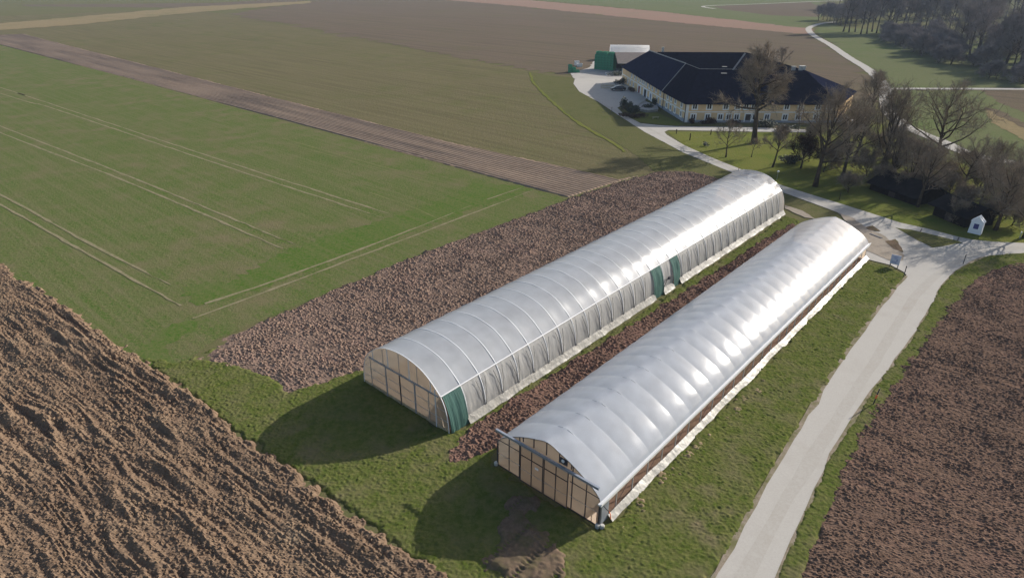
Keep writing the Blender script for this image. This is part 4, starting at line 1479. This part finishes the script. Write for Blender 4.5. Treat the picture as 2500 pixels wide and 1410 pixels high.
# shrubs and hedges: clumps of small leaves
def gen_bush(seed, rx, ry, h, n, leaf=0.16, lumps=6):
    rd = random.Random(seed)
    b = MB()
    cs = [(rd.gauss(0, rx * .42), rd.gauss(0, ry * .42), h * rd.uniform(.35, .7), rd.uniform(.4, .75)) for _ in range(lumps)]
    for i in range(n):
        cx, cy, cz, r = rd.choice(cs)
        v = Vector((rd.gauss(0, 1), rd.gauss(0, 1), rd.gauss(0, 1))).normalized() * (rd.random() ** 0.4)
        p = Vector((cx + v.x * rx * r, cy + v.y * ry * r, max(0.05, cz + v.z * h * .42)))
        a = Vector((rd.gauss(0, 1), rd.gauss(0, 1), rd.gauss(0, 1))).normalized()
        c = a.orthogonal().normalized()
        s = leaf * rd.uniform(.6, 1.4)
        b.add([p - a * s, p + c * s * .6, p + a * s, p - c * s * .6], [(0, 1, 2, 3)])
    return b


def bush(name, label, cat, px, py, seed, rx, ry, h, n, mat, leaf=0.16, lumps=6, group=None):
    p = g(px, py)
    t = thing(name, label, cat, (p.x, p.y, 0), group=group)
    b = MB()
    rd = random.Random(seed)
    for i in range(5):
        b.tube([(0, 0, -.05), (rd.gauss(0, rx * .2), rd.gauss(0, ry * .2), h * .35), (rd.gauss(0, rx * .4), rd.gauss(0, ry * .4), h * .7)], [.05, .035, .015], 4)
    b.build('stem', M['bark'], t)
    gen_bush(seed, rx, ry, h, n, leaf, lumps).build('foliage', M[mat], t)
    return t


bush('shrub', 'upright dark shrub at the tip of the terrace bed by the drive', 'shrub', 1522, 268, 51, 0.8, 0.8, 3.2, 700, 'leaf_dark')
bush('shrub', 'wide dark shrub in the middle of the terrace bed', 'shrub', 1533, 274, 52, 1.5, 1.2, 2.6, 900, 'leaf_dark')
bush('shrub', 'rounded dark shrub at the terrace wall end of the bed', 'shrub', 1549, 277, 53, 1.3, 1.1, 2.1, 800, 'leaf_dark')
bush('shrub', 'low spreading shrub along the drive side of the terrace bed', 'shrub', 1541, 289, 54, 2.4, 1.2, 1.2, 800, 'leaf_red')
bush('shrub', 'potted green shrub by the blue door', 'shrub', 1597, 256, 55, 0.8, 0.8, 1.8, 400, 'leaf_dark', 0.14)
bush('shrub', 'clipped ball shrub under the first front window of the house', 'shrub', 1687, 302, 56, 0.75, 0.7, 1.35, 500, 'leaf_red', 0.12, 4)
bush('shrub', 'broad clipped shrub under the second front window', 'shrub', 1733, 303, 57, 1.5, 0.8, 1.5, 800, 'leaf_red', 0.13)
bush('shrub', 'low shrub joined to the broad clipped shrub on its corner-strip side', 'shrub', 1715, 304, 58, 1.0, 0.7, 1.0, 450, 'leaf_red', 0.13)
bush('shrub', 'brown shrub below the fourth lower window', 'shrub', 1786, 305, 59, 1.6, 0.8, 1.2, 600, 'leaf_red', 0.13)
bush('shrub', 'dark arching shrub right of the front door', 'shrub', 1872, 312, 60, 2.6, 1.2, 2.0, 1100, 'leaf_dark')
bush('shrub', 'dark spreading shrub against the grey plinth', 'shrub', 1925, 318, 61, 2.6, 1.0, 1.3, 900, 'leaf_dark')
bush('shrub', 'leafy shrub behind the parked black car', 'shrub', 1515, 207, 62, 1.6, 1.0, 1.9, 700, 'leaf_dark')
bush('shrub', 'brown shrub between the black car and the house wall', 'shrub', 1540, 224, 63, 1.1, 0.9, 1.2, 450, 'leaf_red')
bush('shrub', 'dark shrub patch between the white tub and the barn', 'shrub', 1502, 186, 64, 2.4, 1.5, 1.6, 700, 'leaf_dark')
bush('shrub', 'dense evergreen bush under the low orchard tree', 'shrub', 1937, 398, 65, 2.2, 1.5, 1.5, 900, 'leaf_dark')
bush('shrub', 'green seedling bush beside the stake on the orchard lawn', 'shrub', 1720, 357, 66, 0.6, 0.6, 1.0, 200, 'leaf_dark', 0.12)
_near = [(2010, 420, 3.0, 2.6), (2070, 470, 2.6, 2.0), (2115, 430, 3.2, 3.0), (2175, 425, 3.2, 2.6), (2235, 440, 3.4, 2.8), (2300, 455, 3.0, 2.6), (2390, 470, 3.2, 3.0), (2455, 535, 2.8, 2.6), (2340, 540, 2.4, 2.0), (2480, 470, 3.4, 3.0), (2090, 345, 3.0, 2.4), (1985, 350, 2.6, 2.4), (2150, 455, 2.6, 2.2), (2200, 470, 2.8, 2.2), (2265, 480, 2.6, 2.4), (2310, 490, 2.8, 2.6), (2360, 520, 3.0, 2.6), (2420, 545, 2.8, 2.2), (2040, 400, 3.2, 3.0), (2130, 380, 3.2, 2.8), (2210, 395, 3.4, 2.8), (2270, 420, 3.2, 2.8), (2440, 500, 3.4, 3.0), (2470, 550, 2.6, 2.2), (2350, 420, 3.0, 2.4), (2180, 350, 2.8, 2.2), (1975, 395, 2.4, 2.2), (2240, 470, 3.0, 2.4)]
proto_b = None
for i, (px, py, r, h) in enumerate(_near):
    if proto_b is None:
        proto_b = t = make_tree('undergrowth_bush', 'brown leafless undergrowth bush among the big trees beyond the road', 70, 3.4, 0.2, 2.8, 'bush', 'undergrowth bushes among the big trees', limbs=14, sub=(7, 6, 5), r0=0.10, up=0.5, twig_w=0.036, twig_l=0.8, spread=(0.5, 1.4))
        put(t, px, py)
    else:
        p = g(px, py)
        t = dup_tree(proto_b, (p.x, p.y, 0), i * 1.3, (r / 3, r / 3, h / 2.8))

# the wood on the slope at the far corner
woodk = dict(limbs=13, sub=(7, 6, 5), up=0.45, twig_w=0.062, twig_l=2.0, mats=('bark', 'twig_far'), cat='tree', group='trees of the far wood')
wl = 'tall bare tree in the hazy wood beyond the meadow'
W = [make_tree('woodland_tree', wl, 81, 24, 8, 6.5, r0=0.42, spread=(0.4, 1.2), **woodk), make_tree('woodland_tree', wl, 82, 21, 5, 6.8, r0=0.40, spread=(0.4, 1.2), **woodk),
     make_tree('woodland_tree', wl, 83, 13, 2.2, 5.0, r0=0.3, spread=(0.5, 1.2), **woodk)]
spots = []
rw = random.Random(9)
for x in range(1998, 2072, 9): spots.append((x + rw.uniform(-3, 3), 52 + (x - 1998) * .12 + rw.uniform(-4, 4), 2, rw.uniform(.75, 1.0)))
for x in range(2040, 2130, 12): spots.append((x + rw.uniform(-4, 4), 62 + rw.uniform(-6, 2), 2, rw.uniform(.9, 1.15)))
for x in range(2058, 2335, 14): spots.append((x + rw.uniform(-5, 5), 80 + rw.uniform(-2, 4), rw.choice((0, 1)), rw.uniform(.8, 1.05)))
for x in range(2110, 2560, 15): spots.append((x + rw.uniform(-6, 6), 46 + rw.uniform(-5, 5), rw.choice((0, 1, 1)), rw.uniform(.9, 1.15)))
for x in range(2050, 2640, 18): spots.append((x + rw.uniform(-8, 8), 22 + rw.uniform(-6, 6), rw.choice((0, 1)), rw.uniform(.95, 1.2)))
for i in range(30):
    f = i / 29
    spots.append((2345 + f * 190 + rw.uniform(-10, 10), 92 + f * 60 + rw.uniform(-8, 40), rw.choice((0, 1, 2)), rw.uniform(.75, 1.0)))
used = set()
for i, (px, py, k, sc) in enumerate(spots):
    p = g(px, py)
    if k not in used:
        used.add(k)
        t = W[k]
    else:
        t = dup_tree(W[k])
    t.location = (p.x, p.y, 0)
    t.rotation_euler = (0, 0, rw.uniform(0, 6.28))
    t.scale = (sc, sc, sc * rw.uniform(.92, 1.08))
proto_w = None
for i in range(90):
    u, v = rw.random(), rw.random()
    x = 2160 + 360 * u
    y0 = 88 + max(0, (x - 2160)) * 0.02
    y1 = 98 + (x - 2160) * 0.45
    y = y0 + (min(y1, 208) - y0) * v
    p = g(x, y)
    s = rw.uniform(.8, 1.5)
    if proto_w is None:
        proto_w = t = make_tree('thicket_bush', 'brown leafless bush in the thicket on the slope below the far wood', 90, 4.6, 0.3, 3.2, 'bush', 'bushes of the slope thicket', limbs=14, sub=(6, 5, 5), r0=0.12, up=0.5, twig_w=0.06, twig_l=1.4, mats=('bark', 'twig_far'), spread=(0.5, 1.4))
        t.location = (p.x, p.y, 0)
    else:
        t = dup_tree(proto_w, (p.x, p.y, 0), rw.uniform(0, 6), (s, s, s * rw.uniform(.7, 1.1)))


# ------------------------------------------------------------------ farm yard things
def crate_parts(t):
    b = MB()
    w, d, h = 1.16, 0.96, 0.74
    b.box((0, 0, 0.15), (w, d, 0.04))
    for sx in (-1, 1):
        for sy in (-1, 1):
            b.box((sx * (w / 2 - .05), sy * (d / 2 - .05), h / 2 + .1), (0.1, 0.1, h))
    b.build('frame', M['crate'], t)
    s = MB()
    for z in (0.24, 0.42, 0.60, 0.78):
        for k in (-1, 1):
            s.box((0, k * (d / 2 - .02), z), (w - .2, 0.03, 0.13))
            s.box((k * (w / 2 - .02), 0, z), (0.03, d - .2, 0.13))
    s.build('side_slats', M['crate'], t)
    f = MB()
    for k in (-1, 0, 1):
        f.box((k * .45, 0, 0.05), (0.14, d, 0.10))
    f.build('runner', M['crate'], t)


base = g(1472, 172)
cr0 = thing('crate', 'green slatted plastic pallet crate in the tall stack beside the barn', 'crate', group='green crates in the tall stack')
crate_parts(cr0)
firstc = True
ang = math.radians(-30)
ca_, sa_ = math.cos(ang), math.sin(ang)
for i in range(6):
    for j in range(3):
        for k in range(7):
            if k == 6 and random.random() < 0.35: continue
            if 0 < i < 5 and j == 1 and k < 6: continue
            lx, ly = (i - 2.5) * 1.2, (j - 1) * 1.0 + 1.8
            p = (base.x + lx * ca_ - ly * sa_, base.y + lx * sa_ + ly * ca_, 0.06 + k * 0.86)
            if firstc:
                cr0.location, cr0.rotation_euler = p, (0, 0, ang)
                firstc = False
            else:
                dup_tree(cr0, p, ang + random.uniform(-.03, .03))
b2 = g(1401, 178)
crs = None
for i in range(3):
    for j in range(2):
        for k in range(3 - i):
            p = (b2.x + (i - 1) * 1.3, b2.y + j * 1.1, 0.06 + k * 0.86)
            t = dup_tree(cr0, p, 0.2, None, 'green slatted plastic pallet crate in the low stack at the yard edge')
            t['group'] = 'green crates in the low stack'


def tub(label, px, py, w=1.2, h=0.8):
    p = g(px, py)
    t = thing('tub', label, 'tub', (p.x, p.y, 0.05), 0.2)
    b = MB()
    v = []
    for z, k in ((0.0, .88), (h, 1.0)):
        for sx, sy in ((-1, -1), (1, -1), (1, 1), (-1, 1)):
            v.append((sx * w / 2 * k, sy * w / 2.4 * k, z))
    b.add(v, [(3, 2, 1, 0), (0, 1, 5, 4), (1, 2, 6, 5), (2, 3, 7, 6), (3, 0, 4, 7)])
    for k in (-1, 1):
        b.box((0, k * w / 2.4, h), (w * 1.06, 0.08, 0.08))
        b.box((k * w / 2, 0, h), (0.08, w / 1.2, 0.085))
    b.build('body', M['white_plastic'], t)
    f = MB()
    f.box((0, 0, h * 0.8), (w * .9, w / 2.4 * 1.75, 0.05))
    f.build('contents', M['bark'], t)


tub('white tub filled with earth in front of the tall green crate stack', 1483, 184)
tub('white container behind the low green crate stack', 1408, 160, 1.6, 1.5)
tub('white container on the far side of the low crate stack, with flat top', 1415, 163, 1.8, 1.0)

# small white tunnel behind the barn
p0 = g(1490, 148)
t = thing('polytunnel', 'small white polytunnel behind the brown-roofed barn', 'polytunnel', (p0.x, p0.y, 0), math.radians(-4))
arc = [(4.2 * math.cos(a), 5.4 * math.sin(a) ** 0.85) for a in np.linspace(0.02, math.pi - 0.02, 22)]
b = MB()
LS = 15.0
for x in np.linspace(0, LS, 13):
    for y, z in arc:
        b.v.append((x, y + 4.2, z))
for j in range(12):
    for i in range(21):
        a = j * 22 + i
        b.f.append((a, a + 22, a + 23, a + 1))
b.build('roof_film', M['film_far'], t, smooth=True)
for x in (0.02, LS - 0.02):
    b = MB()
    b.add([(x, y + 4.2, z) for y, z in arc], [tuple(range(22))])
    b.build('gable_film', M['film_far'], t)
for x in np.linspace(0, LS, 6):
    b = MB()
    b.tube([(x, y * 1.002 + 4.2, z * 1.002) for y, z in arc], 0.04, 4)
    b.build('hoop', M['trim'], t)

# open barn with brown roof
pb = g(1512, 180)
t = thing('barn', 'open-sided barn with brown sheet roof beside the farmhouse', 'barn', (pb.x, pb.y, 0), math.radians(0))
b = MB()
for (y0, z0), (y1, z1) in (((-1.0, 3.6), (7.0, 6.2)), ((7.0, 6.2), (14.0, 3.6))):
    b.add([(-1, y0, z0), (14, y0, z0), (14, y1, z1), (-1, y1, z1), (-1, y0, z0 - .15), (14, y0, z0 - .15), (14, y1, z1 - .15), (-1, y1, z1 - .15)],
          [(0, 1, 2, 3), (7, 6, 5, 4), (0, 4, 5, 1), (1, 5, 6, 2), (2, 6, 7, 3), (3, 7, 4, 0)])
b.build('roof', M['brownroof'], t)
b = MB()
b.box((6.5, -1.06, 3.5), (15, 0.1, 0.25))
b.build('gutter', M['stone'], t)
for x in (0, 4.3, 8.6, 13):
    b = MB()
    b.box((x, -0.2, 1.8), (0.22, 0.22, 3.6))
    b.build('post', M['shedwood'], t)
b = MB()
b.box((6.5, 13.0, 1.8), (13, 0.2, 3.6))
b.box((13.0, 6.5, 1.8), (0.2, 12.7, 3.6))
b.build('wall', M['shedwood'], t)


def car(label, px, py, rz, paint, L=4.4, W_=1.78, Hc=1.55):
    p = g(px, py)
    t = thing('parked_car', label, 'car', (p.x, p.y, 0.07), rz)
    prof = [(-2.2, .35), (-2.2, .62), (-2.12, .80), (-1.35, .95), (-0.55, 1.42), (0.3, 1.55), (1.2, 1.50), (1.95, 1.05), (2.18, .95), (2.2, .35)]
    sl = []
    k = L / 4.4
    for f, ins in ((-1, 0.12), (-0.96, 0.0), (0.96, 0.0), (1, 0.12)):
        row = []
        for x, z in prof:
            tum = max(0, (z - .95)) * 0.30
            row.append((x * k * (1 - ins * .15), f * (W_ / 2 - tum - ins * .25), max(.35, z * Hc / 1.55 - ins * .2)))
        sl.append(row)
    b = MB()
    n = len(prof)
    for r in sl: b.v += r
    for i in range(3):
        for j in range(n):
            a, c = i * n + j, i * n + (j + 1) % n
            b.f.append((a, c, c + n, a + n))
    b.f.append(tuple(range(n))[::-1])
    b.f.append(tuple(3 * n + j for j in range(n)))
    b.build('body', paint, t, smooth=False)
    g1 = MB()
    for sy in (-1, 1):
        q = [(-1.05, 1.0), (-0.50, 1.36), (0.3, 1.47), (1.1, 1.42), (1.55, 1.05)]
        vs = [(x * k, sy * (W_ / 2 - max(0, z - .95) * .30 + .012), z * Hc / 1.55) for x, z in q]
        g1.add(vs, [tuple(range(5))])
    g1.build('side_window', M['glass'], t)
    for (xa, za), (xb, zb) in (((-1.27, 1.0), (-0.60, 1.39)), ((1.28, 1.455), (1.88, 1.10))):
        g1 = MB()
        g1.quad((xa * k - .01, -.62, za * Hc / 1.55 + .012), (xa * k - .01, .62, za * Hc / 1.55 + .012), (xb * k - .01, .55, zb * Hc / 1.55 + .02), (xb * k - .01, -.55, zb * Hc / 1.55 + .02))
        g1.build('windscreen', M['glass'] if xa < 0 else M['glass'], t)
    for sx in (-1.38, 1.38):
        for sy in (-1, 1):
            w = MB()
            w.tube([(sx * k, sy * (W_ / 2 - .2), .33), (sx * k, sy * (W_ / 2 + .02), .33)], .33, 14)
            wo = w.build('wheel', M['black'], t)
            w = MB()
            w.tube([(sx * k, sy * (W_ / 2 + .0), .33), (sx * k, sy * (W_ / 2 + .035), .33)], .2, 10)
            w.build('rim', M['galv'], wo)
    for sy in (-.6, .6):
        w = MB()
        w.box((-2.17 * k, sy, .70), (.1, .36, .16))
        w.build('headlight', M['white_plastic'], t)
    return t


car('black hatchback parked on the yard by the house', 1509, 222, 0.0, M['carblack'])
car('white car half hidden by trees at the right end of the house', 2062, 302, 2.6, M['carwhite'], 4.6, 1.85, 1.6)

# picket fence of pale stakes by the car
A, B = g(1467, 216), g(1499, 218)
t = thing('stake_fence', 'low fence of pale upright stakes beside the black car', 'fence', A)
d = B - A
b = MB()
b.box((d.x / 2, d.y / 2, 0.9), (d.length, 0.06, 0.1), math.atan2(d.y, d.x))
b.box((d.x / 2, d.y / 2, 0.3), (d.length, 0.06, 0.1), math.atan2(d.y, d.x))
b.build('rail', M['willow'], t)
b = MB()
for i in range(18):
    q = d * (i / 17)
    b.box((q.x, q.y - 0.06, 0.72 + random.uniform(-.1, .1)), (0.09, 0.05, 1.45), math.atan2(d.y, d.x))
b.build('stakes', M['willow'], t)

# terrace with pale stone edging
TA = [(1556, 262), (1575, 251), (1602, 262), (1606, 272), (1580, 275), (1562, 271)]
t = thing('stone_terrace', 'pale stone terrace with raised border in front of the house side', 'terrace')
b = MB()
b.prism([g2(*p) for p in TA][::-1], 0.0, 0.45)
b.build('paving', M['stone'], t)
b = MB()
pts = [Vector((*g2(*p), 0.55)) for p in TA]
for i in (0, 2, 3, 4, 5):
    a, c = pts[i], pts[(i + 1) % 6]
    b.tube([a, c], 0.16, 4)
b.build('border', M['stone'], t)
bush('bedding_plant', 'dark low planting on the stone terrace', 'plant', 1583, 266, 95, 1.8, 1.4, 1.2, 500, 'leaf_dark')
p = g(1578, 300)
t = thing('garden_bench', 'small pale bench on the shaded lawn below the terrace', 'bench', (*g2(1600, 291), 0.03), 0.2)
b = MB(); b.box((0, 0, .45), (1.6, .4, .06)); b.build('seat', M['willow'], t)
for sx in (-.65, .65):
    b = MB(); b.box((sx, 0, .21), (.08, .36, .42)); b.build('leg', M['willow'], t)
sheet('house_lawn', [(1530, 284), (1560, 276), (1606, 277), (1668, 303), (1654, 308), (1606, 305), (1560, 299)], M['lawn'], 0.10, 0.03)
sheet('planting_bed', [(1668, 303), (1990, 308), (1990, 316), (1830, 310), (1654, 308)], M['verge'], 0.11, 0.03)

# ------------------------------------------------------------------ wayside shrine
p = g(2377, 571)
fd = (g(2395, 574) - g(2360, 566)).normalized()
t = thing('wayside_shrine', 'small white gabled wayside shrine with blue niche at the road fork', 'shrine', (p.x, p.y, 0), math.atan2(fd.y, fd.x))
hw = 0.72
b = MB()
pl = [(-hw * 1.08, 0), (hw * 1.08, 0), (hw * 1.0, 1.75), (0, 2.45), (-hw * 1.0, 1.75)]
b.add([(x, 0, z) for x, z in pl] + [(x, 1.0, z) for x, z in pl], [(0, 1, 2, 3, 4), (9, 8, 7, 6, 5), (0, 5, 6, 1), (1, 6, 7, 2), (4, 9, 5, 0)])
b.build('body', M['shrine'], t)
b = MB()
for sx in (-1, 1):
    a0, a1 = (sx * hw * 1.12, 1.70), (0, 2.49)
    vs = [(a0[0], -.06, a0[1]), (a0[0], 1.08, a0[1]), (a1[0], 1.08, a1[1]), (a1[0], -.06, a1[1])]
    b.add(vs + [(x, y, z + .05) for x, y, z in vs], [(0, 1, 2, 3), (7, 6, 5, 4), (0, 4, 5, 1), (1, 5, 6, 2), (2, 6, 7, 3), (3, 7, 4, 0)])
b.build('roof', M['shrine'], t)
b = MB()
b.box((0, -0.012, 1.12), (0.60, 0.03, 0.74))
nf = b.build('niche', M['niche'], t)
b = MB()
for sx in (-.33, .33): b.box((sx, -.02, 1.12), (.06, .05, .86))
for z in (.72, 1.52): b.box((0, -.02, z), (.60, .05, .06))
b.build('niche_frame', M['shrine'], nf)

# sign board on two posts, at the grass corner
p = g(2181, 653)
t = thing('sign_board', 'pale blue notice board on two short legs at the grass corner', 'sign', (p.x, p.y, 0.05), math.radians(-38))
b = MB(); b.box((0, 0, 1.0), (1.05, .05, 1.2)); fc = b.build('board', M['signface'], t)
b = MB()
b.tube([(-.18, -.035, 1.30), (.02, -.035, 1.45), (.14, -.035, 1.20), (-.18, -.035, 1.18)], .03, 4)
b.box((.18, -.03, .95), (.1, .012, .2)); b.box((-.05, -.03, .75), (.6, .012, .05)); b.box((-.05, -.03, .62), (.6, .012, .04))
b.build('print', M['signink'], fc)
for sx in (-.42, .42):
    b = MB(); b.box((sx, .05, .28), (.1, .1, .56)); b.build('leg', M['dark_steel'], t)


def post(label, px, py, h, r=0.05, mat='dark_steel', cap=None, lean=(0, 0), name='marker_post', cat='post', group=None):
    p = g(px, py)
    t = thing(name, label, cat, (p.x, p.y, 0), group=group)
    b = MB()
    b.tube([(0, 0, -.1), (lean[0] * .5, lean[1] * .5, h / 2), (lean[0], lean[1], h)], [r, r, r * .9], 6)
    b.build('shaft', M[mat], t)
    if cap:
        b = MB()
        z0, z1, rr, mm_ = cap
        q = lambda z: (lean[0] * z / h, lean[1] * z / h, z)
        b.tube([q(z0), q(z1)], rr, 8)
        b.build('band', M[mm_], t)
    return t


post('dark snow pole on the grass corner beside the pale blue notice board', 2206, 675, 1.35, .05, cap=(1.2, 1.4, .065, 'black'))
post('dark snow pole at the inner bend of the road opposite the shrine', 2351, 645, 1.3, .045, cap=(1.1, 1.28, .055, 'black'))
post('dark snow pole with orange band between road and tilled field', 2131, 988, 1.7, .05, cap=(.7, 1.05, .075, 'orange'), lean=(.12, -.05))
post('thin red-tipped pole on the road edge behind the round tunnel end', 1801, 428, 1.5, .04, cap=(1.25, 1.5, .05, 'orange'))
post('dark snow pole on the drive edge opposite the terrace bed', 1493, 276, 1.5, .05, cap=(1.2, 1.45, .065, 'black'))
post('short wooden stake in the middle of the sunlit orchard lawn', 1684, 343, 1.5, .11, 'bark', cap=(1.3, 1.5, .12, 'bark'))
post('short wooden stake at the lawn edge below the house front drive', 1735, 329, 1.1, .10, 'bark', cap=(.95, 1.1, .12, 'bark'))
post('short wooden stake at the lawn tip beside the drive fork', 1651, 327, 1.0, .10, 'bark', cap=(.85, 1.0, .12, 'bark'))
post('short pale post at the frame edge beyond the shrine', 2489, 581, .9, .06, 'concrete', cap=(.75, .95, .09, 'white_plastic'))
post('thin stake in the grass verge between the road and the long dark shed', 2049, 488, 1.3, .05, 'bark', cap=(1.1, 1.3, .06, 'bark'))
t = post('thin pole with round white lamp head on the lawn behind the round tunnel', 1896, 440, 1.6, .025, 'galv', name='garden_lamp', cat='lamp')
b = MB(); b.lathe((0, 0, 1.55), [(.02, -.2), (.14, -.12), (.2, 0.0), (.15, .14), (.03, .2)], 12); b.build('globe', M['lamp'], t, smooth=True)

# drain slots set across the road arm by the shrine
for px0, py0, px1, py1, lab in ((2250, 559, 2245, 570, 'dark drain slot across the road arm nearer the junction'), (2341, 580, 2336, 592, 'dark drain slot across the road arm by the shrine')):
    a, c = g(px0, py0), g(px1, py1)
    b = MB()
    dd = c - a
    mid = (a + c) / 2
    b.box((mid.x, mid.y, 0.075), (dd.length, 0.16, 0.03), math.atan2(dd.y, dd.x))
    tag(b.build('drain_slot', M['dark_steel']), lab, 'drain')
a, c = g(2124, 572), g(2152, 583)
b = MB(); dd = c - a; mid = (a + c) / 2
b.box((mid.x, mid.y, 0.12), (dd.length, 0.35, 0.08), math.atan2(dd.y, dd.x))
tag(b.build('drain_grate', M['dark_steel']), 'dark drain grate in the dirt pad behind the pillowed tunnel', 'drain')


# dark sheds under the trees
def shed(label, c0, c1, depth, wallh, roofh, name='shed', over=0.5):
    a, c = g(*c0), g(*c1)
    d = (c - a).normalized()
    n = Vector((-d.y, d.x, 0))
    Ls = (c - a).length
    t = thing(name, label, 'shed', (a.x, a.y, 0), math.atan2(d.y, d.x))
    b = MB()
    b.prism([(0, 0), (Ls, 0), (Ls, depth), (0, depth)], 0, wallh)
    b.add([(0, 0, wallh), (0, depth, wallh), (0, depth / 2, roofh - .1), (Ls, 0, wallh), (Ls, depth, wallh), (Ls, depth / 2, roofh - .1)], [(0, 2, 1), (3, 4, 5)])
    b.build('wall', M['shedwood'], t)
    b = MB()
    dz = (roofh - wallh) / (depth / 2) * over
    for s0, s1 in ((-over, depth / 2), (depth + over, depth / 2)):
        vs = [(-over, s0, wallh - dz), (Ls + over, s0, wallh - dz), (Ls + over, s1, roofh), (-over, s1, roofh)]
        b.add(vs + [(x, y, z + .12) for x, y, z in vs], [(0, 1, 2, 3), (7, 6, 5, 4), (0, 4, 5, 1), (1, 5, 6, 2), (2, 6, 7, 3), (3, 7, 4, 0)])
    b.build('roof', M['shedroof'], t)
    b = MB(); b.box((Ls * .5, -.03, wallh * .42), (1.2, .06, wallh * .84)); b.build('door', M['darkdoor'], t)


shed('long low dark-roofed shed under the bare trees by the road', (2122, 462), (2232, 502), 6.5, 1.3, 2.9)
shed('black boarded hut with jutting gable roof next to the shrine', (2276, 524), (2352, 556), 5.0, 1.8, 2.9, 'hut', 0.7)


# ------------------------------------------------------------------ thin air haze over the whole valley
b = MB()
b.box((100, 1000, 18.25), (3040, 2640, 38.5))
hz = bpy.data.materials.new('haze_air')
hz.use_nodes = True
hn_ = hz.node_tree
for n in list(hn_.nodes): hn_.nodes.remove(n)
ho = hn_.nodes.new('ShaderNodeOutputMaterial')
hv = hn_.nodes.new('ShaderNodeVolumePrincipled')
hv.inputs['Color'].default_value = (0.62, 0.76, 1.0, 1)
hv.inputs['Density'].default_value = 0.00014
hv.inputs['Anisotropy'].default_value = 0.0
hn_.links.new(hv.outputs[0], ho.inputs['Volume'])
tag(b.build('haze', hz), kind='stuff')
scene.cycles.volume_bounces = 0
